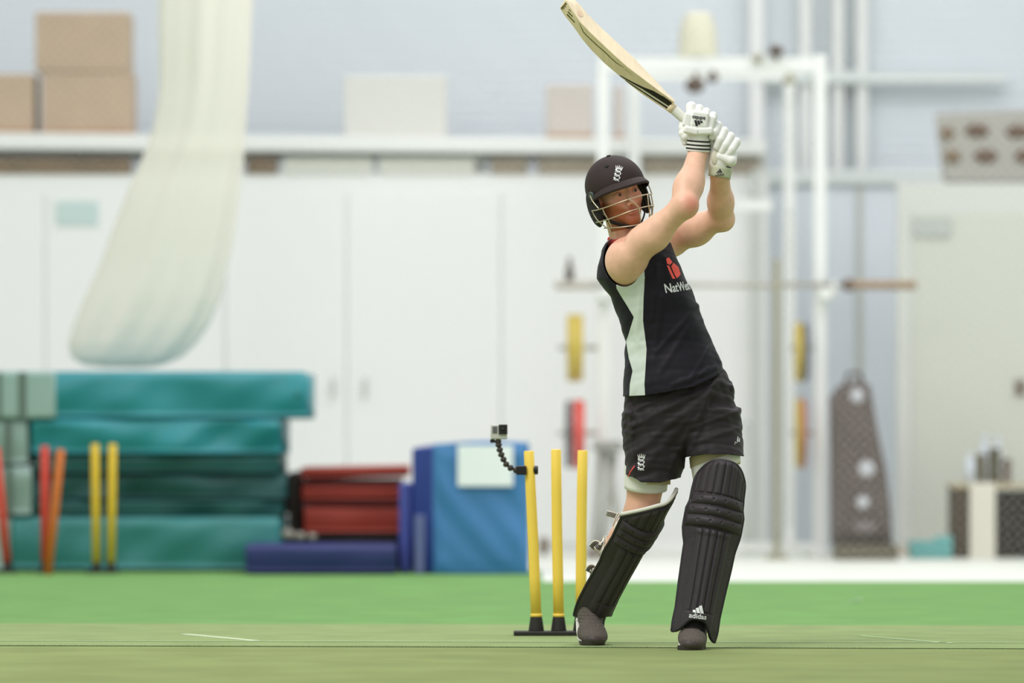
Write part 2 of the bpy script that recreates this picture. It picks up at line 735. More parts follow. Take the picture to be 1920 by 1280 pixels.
m_redmat = mat('red_vinyl', (156, 52, 36), 0.6, noise=0.06, nscale=3)
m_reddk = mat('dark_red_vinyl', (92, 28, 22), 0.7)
m_bluev = mat('blue_vinyl', (62, 124, 180), 0.5, noise=0.05, nscale=2)
m_indigo = mat('indigo_vinyl', (50, 70, 150), 0.5)
m_navy = mat('navy_vinyl', (30, 42, 102), 0.55)
m_paper = mat('white_paper', (240, 245, 247), 0.7)
m_sign = mat('pale_teal_sign', (190, 212, 210), 0.5)
m_signg = mat('grey_sign', (176, 182, 178), 0.5)
m_net = mat('white_netting', (240, 241, 230), 0.8)
m_net2 = mat('cream_netting', (236, 233, 222), 0.8)
m_steel = mat('brushed_steel', (176, 172, 162), 0.35, metal=0.6)
m_bronze = mat('worn_steel_sleeve', (150, 126, 100), 0.45, metal=0.3)
m_olive = mat('olive_grey_steel', (152, 150, 126), 0.5)
m_plate_y = mat('yellow_rubber', (192, 168, 52), 0.5)
m_plate_r = mat('red_rubber', (208, 62, 52), 0.5)
m_plate_k = mat('charcoal_rubber', (72, 72, 78), 0.6)
m_plate_o = mat('orange_rubber', (176, 84, 40), 0.5)
m_bag = mat('dark_grey_fabric', (84, 73, 70), 0.85, noise=0.08, nscale=6)
m_badge = mat('pale_print', (186, 188, 194), 0.7)
m_dark = mat('near_black', (24, 19, 12), 0.8, spec=0.15)
m_darkbr = mat('dark_brown_panel', (68, 56, 44), 0.8, spec=0.15)
m_crate = mat('grey_crate', (158, 156, 150), 0.7)

# ================================================================ the room
BZ = -0.006          # carpet level; the pitch mats lie on it with their tops at 0
YW = 36.0
b = MB().b2(-7, 7, 12, 29.42, BZ - 0.1, BZ).build('floor', m_carpet, kind='structure')
b = MB()
b.b2(-7, P(1018, 0, 29.4)[0], 29.42, 31.75, BZ - 0.1, BZ)
b.build('floor', m_carpet, kind='structure')
MB().b2(P(1018, 0, 29.4)[0], 7, 29.42, 40, BZ - 0.1, BZ).build('floor', m_conc, kind='structure')
MB().b2(-7, P(1018, 0, 29.4)[0], 31.75, 40, BZ - 0.1, BZ).build('floor', m_conc, kind='structure')

# upper wall, lightly ribbed
b = MB()
b.b2(-7, 7, 38.06, 38.2, 0, 5.2)
for i in range(40):
    z = 2.3 + i * 0.07
    b.b2(-7, 7, 38.03, 38.07, z, z + 0.035)
b.build('wall_back', m_blue, kind='structure')
MB().b2(-7.15, -7, 12, 38.2, BZ, 5.2).build('wall_left', m_white, kind='structure')
MB().b2(7, 7.15, 12, 38.2, BZ, 5.2).build('wall_right', m_white, kind='structure')

# store cupboards with doors
XL, XR = -6.9, P(1440, 0, YW)[0]
ct = P(0, 326, YW)[2]
def cupboard(x0, x1, doors, handles, label):
    t = thing('storage_cupboard', label, 'cupboard', ((x0 + x1) / 2, YW + .3, BZ))
    MB().b2(x0, x1, YW + 0.02, YW + 0.7, BZ, ct).build('cabinet_body', m_white, t)
    for a, c in doors:
        d = MB().b2(a + .003, c - .003, YW - 0.005, YW + 0.02, BZ + 0.06, ct - 0.12).build('cupboard_door', m_white, t, bevel=.003)
        for hx in handles:
            if a < hx < c:
                MB().tube([(hx, YW - .04, 0.98), (hx, YW - .04, 1.1)], .012).box((hx, YW - .02, .99), (.012, .04, .012)).box(
                    (hx, YW - .02, 1.09), (.012, .04, .012)).build('handle', m_seam, d)
    return t
X = lambda px, d=YW: P(px, 0, d)[0]
Z = lambda py, d=YW: P(0, py, d)[2]
cupboard(XL, X(85), [(XL, -4.4), (-4.4, X(85))], [], 'white storage cupboard at the far left of the back wall')
cupboard(X(85), X(422), [(X(85), X(250)), (X(250), X(422))], [], 'white storage cupboard carrying the pale teal sign, behind the hanging net')
cupboard(X(422), X(940), [(X(422), X(650)), (X(650), X(940))], [X(625), X(685)], 'wide white double-door cupboard with two pale handles above the red mats')
cupboard(X(940), XR, [(X(940), X(1180)), (X(1180), XR)], [], 'white cupboard behind the left side of the weights rack')
tag(MB().b2(X(106), X(184), YW - .02, YW - .006, Z(422), Z(378)).build('door_sign', m_sign, bevel=.004), 'small pale teal sign plate on the left cupboard door', 'sign')

# shelf beam above the cupboards, coloured strips in the slot under it
xe_ = X(1436)
t = MB().add([(XL, YW - .1, Z(272)), (xe_, YW - .1, Z(291)), (xe_, YW + 1.6, Z(291)), (XL, YW + 1.6, Z(272)), (XL, YW - .1, Z(240)), (xe_, YW - .1, Z(263)), (xe_, YW + 1.6, Z(263)), (XL, YW + 1.6, Z(240))],
    [(3, 2, 1, 0), (4, 5, 6, 7), (0, 1, 5, 4), (1, 2, 6, 5), (2, 3, 7, 6), (3, 0, 4, 7)]).build('storage_shelf', m_white2, bevel=.01)
tag(t, 'long white storage shelf running above the cupboards', 'shelf')
for i, x in enumerate((XL + .1, X(300), X(900), X(1190), X(1430))):
    MB().b2(x - .03, x + .03, YW + .15, YW + .23, ct, Z(280)).build('bracket', m_white2, t)
def slot(x0, x1, m, lab):
    tag(MB().b2(X(x0), X(x1), YW + .0, YW + .14, ct, Z(294)).build('slot_strip', m, bevel=.005), lab, 'timber', 'strips in the slot on top of the cupboards')
slot(-250, 245, m_brown, 'dark brown strip on the cupboards under the cardboard boxes')
slot(462, 520, m_brown, 'short brown strip on the cupboards right of the hanging net')
slot(530, 700, m_palebox, 'pale strip on the double-door cupboard, left piece')
slot(710, 890, m_palebox, 'pale strip on the double-door cupboard, right piece')
slot(920, 990, m_greybrown, 'short grey strip on the cupboards')
slot(1008, 1122, m_greybrown, 'grey brown strip on the cupboards left of the rack posts')
slot(1204, 1425, m_greybrown, 'grey brown timber on the cupboards behind the batter\'s hands')
YS = YW + .35
def SHY(px):
    xx = X(px, YW + .35)
    f = (xx - XL) / (X(1436) - XL)
    zz = Z(240) * (1 - f) + Z(263) * f + .004
    return HOR - (zz - CAMH) * FPX / (YW + .35)
KS = YS
def carton(x0, x1, y0, y1, m, label, kind='cardboard_box', cat='box', grp=None, dep=.45, edge=True):
    y1 = y1 if y1 < 200 else SHY((x0 + x1) / 2)
    t = thing(kind, label, cat, (X((x0 + x1) / 2, KS), KS + dep / 2, Z(y1, KS)), grp)
    MB().b2(X(x0, KS), X(x1, KS), KS, KS + dep, Z(y1, KS), Z(y0, KS)).build('carton', m, t, bevel=.01)
    if edge:
        MB().b2(X(x0, KS) - .003, X(x1, KS) + .003, KS - .004, KS + .02, Z(y1, KS), Z(y1 - 13, KS)).build('bottom_flap', m_cardedge, t)
    return t
zt = 247.5
carton(-60, 64, 138, zt, m_card, 'cardboard box on the shelf cut by the photo\'s left edge', grp='cardboard boxes on the shelf')
carton(78, 248, 135, zt, m_card, 'large cardboard box on the shelf with another box on top', grp='cardboard boxes on the shelf')
carton(66, 242, 22, 134, m_card, 'tall cardboard box standing on another box', grp='cardboard boxes on the shelf', edge=False)
carton(645, 838, 142, zt, m_palebox, 'wide pale cream box on the shelf above the double-door cupboard', edge=False)
carton(1024, 1112, 158, zt, mat('grey_fabric', (196, 188, 180), .8), 'grey box with a brown base on the shelf left of the rack posts')
carton(1152, 1170, 160, zt, mat('grey_fabric', (196, 188, 180), .8), 'narrow grey box between the two white rack posts')

# recess wall on the right, pillars and trims
Y2 = 37.4
MB().b2(XR, X(1690, Y2), Y2, Y2 + .1, BZ, Z(345, Y2)).build('wall_recess', mat('recess_blue', (222, 230, 238), .6), kind='structure')
MB().b2(X(1604, Y2), X(1618, Y2), Y2 - .02, Y2, BZ, Z(350, Y2)).build('trim_1', m_seam, kind='structure')
MB().b2(XR - .02, 7, 37.35, 37.6, Z(345, 37.4), Z(318, 37.4)).build('trim_2', mat('ledge_white', (216, 224, 222), .6), kind='structure')
for n, (a, c, mm) in enumerate(((1405, 1432, m_white), (1562, 1580, m_white2), (1606, 1626, m_white2), (1500, 1520, m_white2))):
    MB().b2(X(a, 37.9), X(c, 37.9), 37.85, 38.0, Z(320, 37.9), 5.0).build('trim_%d' % (n + 3), mm, kind='structure')
MB().b2(X(1436, 37.3), X(1900, 37.3), 37.8, 37.9, Z(146, 37.3), Z(124, 37.3)).build('trim_7', mat('ledge_white', (216, 224, 222), .6), kind='structure')
MB().b2(X(1392, Y2), X(1406, Y2), Y2 - 1.5, Y2 - 1.42, BZ, Z(336, Y2)).build('trim_8', m_seam, kind='structure')
# right-hand partition with a door
Y3 = 35.5
MB().b2(X(1682, Y3), 7, Y3, Y3 + .12, BZ, Z(343, Y3)).build('wall_partition', m_cream, kind='structure')
door1 = MB().b2(X(1712, Y3), 6.2, Y3 - .012, Y3, BZ, Z(400, Y3)).build('door_1', mat('cream_door', (196, 200, 190), .6), kind='structure', bevel=.004)
MB().tube([P(1912, 722, Y3 - .02), P(1912, 722, Y3 - .07)], .012).tube([P(1904, 722, Y3 - .07), P(1926, 722, Y3 - .07)], .013).build('handle', mat('bronze', (110, 92, 78), .4), door1, smooth=True)
MB().b2(X(1903, Y3), X(1920, Y3), Y3 - .02, Y3 - .012, Z(742, Y3), Z(712, Y3)).build('backplate', mat('bronze', (110, 92, 78), .4), door1)
tag(MB().b2(X(1712, Y3), X(1784, Y3), Y3 - .03, Y3 - .012, Z(444, Y3), Z(407, Y3)).build('door_sign', m_signg, bevel=.004), 'small grey sign plate on the cream door', 'sign')
MB().b2(X(1682, Y3), 7, Y3 - .02, Y3, BZ, Z(1026, Y3)).build('baseboard_right', m_pinkskirt, kind='structure')
# grey crate with brown pots above the partition
t = thing('crate', 'grey storage crate with brown rounded holes on top of the cream partition', 'crate', (X(1840, Y3), Y3 + .2, Z(343, Y3)))
MB().add([P(1752, 212, Y3 + .05), P(1935, 206, Y3 + .05), P(1935, 343, Y3 + .05), P(1768, 343, Y3 + .05), P(1752, 212, Y3 + .5), P(1935, 206, Y3 + .5), P(1935, 343, Y3 + .5), P(1768, 343, Y3 + .5)],
    [(0, 1, 2, 3), (7, 6, 5, 4), (0, 4, 5, 1), (1, 5, 6, 2), (2, 6, 7, 3), (3, 7, 4, 0)]).build('crate_body', m_crate, t, bevel=.02)
for x, y, w in ((1776, 250, 12), (1832, 245, 20), (1908, 247, 20), (1786, 294, 14), (1848, 293, 20), (1922, 293, 18)):
    MB().ball(P(x, y, Y3 + .05), (px2m(w * 1.15, Y3), .03, px2m(13, Y3)), 20, 10).build('hole', mat('crate_hole_brown', (92, 68, 52), .8) if w > 15 else m_brown, t, smooth=True)

# ================================================================ low netting hung in front of the cupboards
YN = 33.5
b = MB()
sp, z1, xa, xb = 0.062, 4.1, -3.9, 3.9
n = int((xb - xa + z1) / sp)
for sgn in (1, -1):
    for i in range(n):
        c = xa - (z1 if sgn > 0 else 0) + i * sp          # x at z=0
        z_a, z_b = 0.0, z1
        xs_ = lambda z: c + sgn * z
        # clamp to the net's width
        lo_, hi_ = (xa - c) * sgn, (xb - c) * sgn
        lo_, hi_ = min(lo_, hi_), max(lo_, hi_)
        z_a, z_b = max(z_a, lo_), min(z_b, hi_)
        if z_b - z_a < 0.02:
            continue
        pth = []
        for k in range(5):
            z = z_a + (z_b - z_a) * k / 4
            pth.append((xs_(z), YN + 0.03 * math.sin(xs_(z) * 1.3) + .004 * sgn, z + .002))
        b.tube(pth, 0.0008, 3, cap=False)
t = b.build('cricket_net', m_net)
tag(t, 'fine white diamond-mesh net hanging in front of the cupboards and rack', 'net')

# gathered white net, tied up and resting on the mats
d0 = 32.1
prof = [  # py, left px, right px
    (-420, 304, 472), (-200, 302, 472), (-30, 300, 470), (60, 300, 466), (160, 302, 462), (240, 290, 456), (300, 268, 452), (360, 240, 446), (430, 214, 436),
    (500, 188, 424), (560, 160, 410), (610, 140, 388), (645, 130, 362), (670, 136, 335), (684, 160, 300), (689, 200, 270)]
def netf(u, v):
    s = v * (len(prof) - 1)
    i = min(int(s), len(prof) - 2)
    f = s - i
    f = f
    y, l, r = [prof[i][q] * (1 - f) + prof[i + 1][q] * f for q in range(3)]
    a = u * 2 * math.pi
    cx, w = (l + r) / 2, (r - l) / 2
    fold = 1 + .06 * math.sin(a * 7 + 2 * v) + .035 * math.sin(a * 12 + 5 * v + 1)
    p = P(cx + w * math.cos(a) * fold, y, d0)
    p[1] += px2m(w, d0) * .55 * math.sin(a) * fold
    return p
b = MB().grid(netf, 120, 60, True)
nn = m_net2.node_tree
pb = nn.nodes['Principled BSDF']
tr = nn.nodes.new('ShaderNodeBsdfTransparent')
mxs = nn.nodes.new('ShaderNodeMixShader')
mxs.inputs[0].default_value = 0.30
nn.links.new(pb.outputs[0], mxs.inputs[1])
nn.links.new(tr.outputs[0], mxs.inputs[2])
nn.links.new(mxs.outputs[0], nn.nodes['Material Output'].inputs[0])
t = b.build('gathered_net', m_net2, smooth=True)
tag(t, 'thick bundle of gathered white netting hanging down onto the teal mats', 'net')

# ================================================================ teal crash mats
YM = 31.35
def soft_mat(name, label, cat, x0, x1, y0, y1, m, d=YM, dep=1.3, bulge=.012, wr=.010, grp=None, endcap=None, sag=0.0, seed=0, tilt=0, skew=0.0):
    """a padded mat: front face between the pixel bounds, depth dep; gently creased"""
    A, B = P(x0, y1, d), P(x1, y0, d)
    t = thing(name, label, cat, ((A[0] + B[0]) / 2, d + dep / 2, A[2]), grp)
    L, H = B[0] - A[0], B[2] - A[2]
    r = min(.012, H * .25)
    nu, nv = 70, 44
    def fn(u, v):
        # section around the mat (v closed, u along its length)
        return None
    V, F = [], []
    sec = []
    ns = 10
    for q, (cy, cz, a0) in enumerate(((r, r, 180), (r, H - r, 90), (dep - r, H - r, 0), (dep - r, r, -90))):
        for k in range(4):
            a = math.radians(a0 - k * 30)
            sec.append((cy + r * math.cos(a) , cz + r * math.sin(a)))
        nxt = ((r, H - r), (dep - r, H - r), (dep - r, r), (r, r))[q]
        st = sec[-1]
        en = ((0, H - r), (dep - r, H), (dep, r), (r, 0))[q]
        for k in range(1, ns):
            sec.append((st[0] + (en[0] - st[0]) * k / ns, st[1] + (en[1] - st[1]) * k / ns))
    n = len(sec)
    for i in range(nu):
        u = i / (nu - 1)
        x = A[0] + L * u
        e = min(u, 1 - u) * L
        sq = 1 - .04 * max(0, 1 - e / .04) ** 2
        for (yy, zz) in sec:
            fz = zz / H
            bl = bulge * 4 * fz * (1 - fz)
            w = wr * (math.sin(x * 9 + zz * 11 + seed) * math.sin(x * 3.1 - zz * 7 + seed * 2) + .5 * math.sin(x * 17 - zz * 23 + seed * 3) * math.sin(x * 2.3 + seed))
            sgz = 1 if yy < dep * .5 else -1
            y_ = d + yy - sgz * (bl + (w if 0.02 < fz < .98 else 0))
            zs = -sag * math.sin(math.pi * u) * fz
            V.append((x + skew * zz, y_, A[2] + H / 2 + (zz - H / 2) * sq + zs + tilt * (u - .5) * L))
    for i in range(nu - 1):
        for k in range(n):
            k2 = (k + 1) % n
            F.append((i * n + k, (i + 1) * n + k, (i + 1) * n + k2, i * n + k2))
    F.append(tuple(range(n)))
    F.append(tuple(range((nu - 1) * n + n - 1, (nu - 1) * n - 1, -1)))
    MB().add(V, F).build('padding', m, t, smooth=True)
    if endcap:
        xe, xs2, straps = endcap
        c = MB().b2(P(xs2, 0, d)[0], P(xe, 0, d)[0], d - .03, d + dep * .99, A[2] + .004, B[2] - .004).build('end_cover', m_tealgrey, t, bevel=.015)
        for s0, s1 in straps:
            MB().b2(P(s0, 0, d)[0], P(s1, 0, d)[0], d - .037, d - .028, A[2] + .006, B[2] - .006).build('strap', m_strap, c)
    return t
grp = 'teal crash mats in the left stack'
soft_mat('crash_mat', 'topmost teal crash mat, longest of the stack, with a grey strapped end', 'mat', -60, 574, 696, 785, m_teal, grp=grp, endcap=(105, -62, ((-4, 4), (36, 50))), seed=1, dep=1.4, wr=.014)
soft_mat('crash_mat', 'creased teal crash mat second from the top of the stack', 'mat', 58, 526, 784.5, 853, m_teal, grp=grp, endcap=None, seed=2, wr=.03, dep=1.3)
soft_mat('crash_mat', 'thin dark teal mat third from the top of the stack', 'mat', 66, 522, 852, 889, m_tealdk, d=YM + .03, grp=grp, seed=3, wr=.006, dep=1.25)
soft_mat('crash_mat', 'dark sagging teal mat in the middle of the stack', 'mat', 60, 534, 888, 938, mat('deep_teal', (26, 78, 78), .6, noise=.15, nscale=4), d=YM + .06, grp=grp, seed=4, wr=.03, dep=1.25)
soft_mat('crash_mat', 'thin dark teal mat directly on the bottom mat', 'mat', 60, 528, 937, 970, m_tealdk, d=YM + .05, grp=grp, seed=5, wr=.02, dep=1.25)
soft_mat('crash_mat', 'thick bottom teal mat of the stack lying on the carpet', 'mat', 22, 524, 969, 1069.8, m_teal2, grp=grp, seed=6, wr=.012, dep=1.3)
# the grey-green roll covers at the left end of the stack
g2 = 'grey green mats at the left end of the teal stack'
for i, (x0, x1, y0, y1, lab) in enumerate(((-60, 50, 785.2, 873, 'grey green mat end under the topmost teal mat'), (-60, 58, 873.5, 968, 'grey green mat end halfway down the left of the stack'), (-60, 20, 968, 1069.8, 'grey green mat end on the carpet at the far left'))):
    t = soft_mat('folded_mat', lab, 'mat', x0, x1, y0, y1, m_tealgrey, grp=g2, seed=i, wr=.01, dep=1.2)
    if i < 2:
        a = P((10, 14)[i], y1 - 4, YM)
        c = P((22, 24)[i], y0 + 4, YM)
        MB().b2(a[0], c[0], YM - .035, YM - .01, a[2], c[2]).build('strap', m_strap, t)
tag(MB().ball(P(558, 740, YM - .01), (.022, .012, .028), 14, 8).build('vent_eyelet', mat('eyelet', (30, 110, 116), .5), smooth=True), 'round vent eyelet near the right end of the topmost teal mat', 'eyelet')

# red mats, navy and indigo mats
YR = 31.7
lay = [(566, 750, 1001, 1012.5, m_blk, 'thin black mat under the red mats'),
       (570, 752, 948, 1001, m_redmat, 'thick bottom red mat of the red stack'),
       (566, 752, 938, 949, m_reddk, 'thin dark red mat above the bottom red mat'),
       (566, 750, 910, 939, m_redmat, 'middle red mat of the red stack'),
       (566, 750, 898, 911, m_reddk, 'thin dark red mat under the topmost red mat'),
       (564, 764, 874, 896, m_redmat, 'topmost red mat of the red stack, rising to the right')]
for i, (x0, x1, y0, y1, m, lab) in enumerate(lay):
    soft_mat('gym_mat', lab, 'mat', x0, x1, y0, y1, m, d=YR, dep=.9, grp='red mats beside the blue block', wr=.004, seed=i, tilt=(.018 if i == 5 else 0))
MB_ = MB()
t = soft_mat('gym_mat', 'low navy blue mat lying on the carpet in front of the red stack', 'mat', 460, 742, 1020, 1075.6, m_navy, d=30.7, dep=.6, wr=.004, seed=3)
b2_ = MB().b2(P(532, 0, YR)[0], P(748, 0, YR)[0], YR - .05, YR + .9, BZ, Z(1013, YR)).build('gym_mat', m_dark, bevel=.01)
tag(b2_, 'near-black mat behind the low navy mat, carrying the red stack', 'mat')
tag(MB().b2(P(541, 0, YR + .1)[0], P(562, 0, YR + .1)[0], YR + .12, YR + .8, Z(1012.5, YR), P(0, 884, YR + .1)[2]).build('gym_mat', mat('gap_dark_brown', (60, 52, 44), .7), bevel=.02), 'dark brown upright block added in the gap between the teal stack and the red mats', 'mat')  # dark block added to close the pale gap between the stacks
for i, (x, y, r) in enumerate(((538, 990, 11), (562, 996, 8), (585, 996, 7))):
    tag(MB().ball(P(x, 1013 - r, YR - .05), (px2m(r * 1.3, YR), .05, px2m(r, YR)), 16, 10).build('rolled_cloth', mat('off_white_cloth', (176, 170, 158), .9), smooth=True),
        ('largest off-white cloth bundle beside the teal stack, on the black board', 'middle small off-white cloth bundle on the black board', 'right small off-white cloth bundle touching the red mats')[i], 'cloth', 'off-white cloths on the black board')
# blue block: indigo end on the left, lighter face with a paper sheet
YB = 30.85
xa_, xb_ = P(772, 0, YB)[0], P(992, 0, YB)[0]
zb, zt_ = P(0, 1075.5, YB)[2], P(0, 833, YB)[2]
t = thing('crash_mat_block', 'tall blue crash mat block standing on the carpet with a white paper sheet', 'mat', ((xa_ + xb_) / 2, YB + .3, zb))
xm = P(812, 0, YB)[0]
def face(u, v):
    x = xm + (xb_ - xm) * u
    z = zb + (zt_ - zb) * v
    e = min(u, 1 - u, v, 1 - v)
    k = min(1, e * 10)
    q = (u * .8 + v * 1.0)
    return (x, YB - .012 * k - k * (.007 * math.sin(q * 9 + 1.5 * math.sin(u * 4)) + .004 * math.sin(q * 19 + 2 * u)), z + .02 * math.sin(u * 2.6) * v)
b = MB().grid(face, 60, 70)
b.build('front_cover', m_bluev, t, smooth=True, solid=.01)
MB().b2(xm - .002, xb_, YB + .012, YB + .72, zb, zt_ + .004).build('foam_body', m_indigo, t, bevel=.02)
MB().add([(xa_, YB + .12, zb), (xm, YB - .005, zb), (xm, YB + .7, zb), (xa_, YB + .7, zb), (xa_, YB + .12, zt_ - .02), (xm, YB - .005, zt_ - .01), (xm, YB + .7, zt_), (xa_, YB + .7, zt_ - .02)],
         [(3, 2, 1, 0), (4, 5, 6, 7), (0, 1, 5, 4), (1, 2, 6, 5), (2, 3, 7, 6), (3, 0, 4, 7)]).build('end_panel', m_indigo, t, bevel=.012)
a, c = P(858, 911, YB - .045), P(962, 834, YB - .045)
tag(MB().b2(a[0], c[0], YB - .05, YB - .044, a[2], c[2]).build('paper_sheet', m_paper), 'white paper sheet fixed to the top of the blue block', 'paper')
a, c = P(748, 1074, YB + .1), P(770, 905, YB + .1)
tag(MB().b2(a[0], c[0], YB + .13, YB + .62, a[2], c[2]).build('gym_mat', mat('violet_blue_vinyl', (66, 78, 160), .5), bevel=.015), 'narrow violet blue mat standing on edge left of the blue block', 'mat')
a, c = P(778, 1074, YB - .03), P(796, 965, YB - .03)
tag(MB().b2(a[0], c[0], YB - .09, YB - .05, a[2], c[2]).build('mat_strap_board', mat('grey_lilac', (96, 104, 152), .6), bevel=.004), 'narrow grey lilac board leaning against the indigo end of the blue block', 'board')

# ================================================================ practice stumps in the background
def stump_set(name, label, base, stumps, grp=None):
    """base: (px, py bottom, width px, d) ; stumps: (bottom px, top px, top py, material)"""
    bx, by, bw, d = base
    c = P(bx, by, d)
    c[2] = BZ
    t = thing(name, label, 'stumps', c, grp)
    if bw:
        MB().b2(P(bx - bw, 0, d)[0], P(bx + bw, 0, d)[0], d - .05, d + .05, BZ, BZ + .018).build('base', m_blk, t, bevel=.004)
    for (x0, x1, y1, m) in stumps:
        A = P(x0, by - 5, d)
        A[2] = BZ + (.018 if bw else .0)
        B = P(x1, y1, d)
        D_ = (B - A)
        if bw:
            MB().tube([A, A + D_ / np.linalg.norm(D_) * .055], [.027, .021], 16).build('socket', m_blk, t, smooth=True, bevel=.003)
        MB().tube([A + D_ * (.06 if bw else 0.0), A + D_ * .5, B - D_ * .004, B], [.0225, .0225, .022, .019], 16).build('stump', m, t, smooth=True)
    return t
DS = 31.15
stump_set('practice_stumps', 'pair of yellow plastic stumps on a black base before the teal mats', (193, 1068, 30, 31.0), [(181, 178, 832, m_yel2), (208, 211, 832, m_yel2)])
stump_set('practice_stumps', 'red plastic stump on a black base left of the yellow pair', (84, 1069, 14, 31.1), [(84, 84, 836, m_red)])
stump_set('practice_stumps', 'orange plastic stump leaning right in front of the red stump', (92, 1074, 0, 30.75), [(90, 114, 842, m_orange)])
stump_set('practice_stumps', 'red plastic stump leaning left at the photo\'s left edge', (8, 1066, 22, 31.05), [(14, -8, 838, m_red)])

# ================================================================ the weights rack
YK = 34.7
XK = lambda px, o=0: P(px, 0, YK + o)[0]
ZK = lambda py, o=0: P(0, py, YK + o)[2]
rack = thing('power_rack', 'tall white steel weights rack behind the batter with pegs for plates', 'rack', (XK(1340), YK, BZ))
def post(px0, px1, top, o, name='post', m=m_white2, bot=None):
    return MB().b2(XK(px0, o), XK(px1, o), YK + o - .035, YK + o + .035, BZ if bot is None else ZK(bot, o), ZK(top, o)).build(name, m, rack, bevel=.004)
post(1526, 1549, 104, 0)
post(1120, 1142, 108, 0)
post(1178, 1200, 112, .75)
pf = post(1470, 1490, 140, .75)
for i in range(30):
    y = 400 + i * 20
    MB().b2(XK(1476, .75), XK(1484, .75), YK + .75 - .042, YK + .75 - .034, ZK(y + 4, .75), ZK(y - 4, .75)).build('peg_hole', m_seam, pf)
MB().b2(XK(1142), XK(1526), YK - .035, YK + .035, ZK(136), ZK(108)).build('crossbar', m_white2, rack, bevel=.004)
MB().b2(XK(1200, .75), XK(1470, .75), YK + .72, YK + .78, ZK(150, .75), ZK(126, .75)).build('crossbar', m_white2, rack, bevel=.004)
MB().b2(XK(1142), XK(1526), YK + .1, YK + .16, ZK(1034), ZK(1018)).build('foot_rail', m_white2, rack, bevel=.004)
for px in (1131, 1537):
    MB().b2(XK(px) - .035, XK(px) + .035, YK, YK + .75, ZK(132), ZK(112)).build('side_rail', m_white2, rack, bevel=.004)
    MB().b2(XK(px) - .05, XK(px) + .05, YK - .25, YK + .9, BZ, BZ + .06).build('foot', m_white2, rack, bevel=.006)
MB().b2(XK(1380), XK(1452), YK + .3, YK + .36, ZK(392), ZK(371)).build('safety_arm', m_white2, rack, bevel=.004)
for px in (1131, 1545):
    MB().b2(XK(px) - .03, XK(px) + .06, YK - .13, YK - .02, ZK(562), ZK(540)).b2(XK(px) + .04, XK(px) + .07, YK - .13, YK - .02, ZK(562), ZK(526)).build('bar_hook', m_white2, rack, bevel=.005)
for x, y, r in ((1303, 160, 19), (1336, 146, 11), (1455, 95, 14), (1420, 108, 10), (1480, 150, 12)):
    MB().ball(P(x, y, YK - .08), (px2m(r, YK), .03, px2m(r * .8, YK)), 16, 10).tube([P(x, y, YK - .06), P(x + 4, 125, YK - .0)], .012, 8).build('grip', mat('brown_grip', (74, 54, 44), .7) if r > 10.5 and r != 12 else m_olive, rack, smooth=True)
for px in (1131, 1537):
    for y in (652, 812):
        MB().tube([P(px + (-10 if px < 1300 else 10), y, YK), P(px + (-85 if px < 1300 else -55), y, YK)], .014, 12).build('plate_peg', m_steel, rack, smooth=True)
def plate(px, y, r, hw, m, label):
    c = P(px, y, YK)
    t = thing('weight_plate', label, 'weight plate', (c[0], c[1], c[2] - px2m(r, YK)), 'round weight plates on the rack pegs')
    R, w = px2m(r, YK), px2m(hw, YK)
    b = MB()
    V, F = [], []
    pr = [(-w, .03), (-w, R * .55), (-w * .7, R * .6), (-w * .7, R * .85), (-w, R * .9), (-w, R - .01), (-w + .01, R), (w - .01, R), (w, R - .01), (w, R * .9), (w * .7, R * .85), (w * .7, R * .6), (w, R * .55), (w, .03)]
    n = 40
    for (xx, rr) in pr:
        for k in range(n):
            a = 2 * math.pi * k / n
            V.append((c[0] + xx, c[1] + rr * math.cos(a), c[2] + rr * math.sin(a)))
    for i in range(len(pr) - 1):
        for k in range(n):
            F.append((i * n + k, i * n + (k + 1) % n, (i + 1) * n + (k + 1) % n, (i + 1) * n + k))
    k0 = (len(pr) - 1) * n
    for k in range(n):
        F.append((k0 + k, k0 + (k + 1) % n, (k + 1) % n, k))
    b.add(V, F).build('disc', m, t, smooth=False)
    MB().tube([(c[0] - w - .004, c[1], c[2]), (c[0] - w * .6, c[1], c[2])], .045, 20).build('hub', m_steel, t)
plate(1078, 652, 63, 15, m_plate_y, 'thick yellow weight plate on the left upper peg of the rack')
plate(1066, 814, 64, 6, m_plate_k, 'charcoal weight plate on the left lower peg, left of the red one')
plate(1085, 814, 65, 11, m_plate_r, 'red weight plate on the left lower peg of the rack')
plate(1497, 660, 56, 6.5, m_plate_y, 'narrow yellow weight plate on the right upper peg')
plate(1509, 660, 55, 5, m_plate_k, 'charcoal weight plate on the right upper peg beside the yellow one')
plate(1496, 812, 66, 4, m_plate_y, 'thin yellow weight plate on the right lower peg')
plate(1505, 812, 66, 4.5, m_plate_o, 'orange brown weight plate on the right lower peg')
# barbell
yb = 534
bar = thing('barbell', 'long steel barbell resting across the rack at the batter\'s chest height', 'barbell', P(1380, yb + 4, YK - .1))
MB().tube([P(1115, yb, YK - .085), P(1588, yb, YK - .085)], .016, 14).build('bar', m_steel, bar, smooth=True)
for a, c, mm in ((1040, 1118, m_steel), (1588, 1718, m_bronze)):
    MB().tube([P(a, yb, YK - .085), P(c, yb, YK - .085)], .028, 18).build('sleeve', mm, bar, smooth=True, bevel=.004)
MB().tube([P(1583, yb, YK - .085), P(1600, yb, YK - .085)], .038, 18).build('collar', mat('brown_collar', (96, 70, 50), .5), bar, bevel=.004)
c = P(1068, yb, YK - .085)
t = MB().ball((c[0], c[1], c[2] + .07), (.03, .03, .05), 16, 10).tube([(c[0], c[1], c[2] + .025), (c[0], c[1], c[2] + .17)], [.03, .012], 12).build('bar_clip', mat('dark_brown_grip', (84, 74, 66), .6), smooth=True)
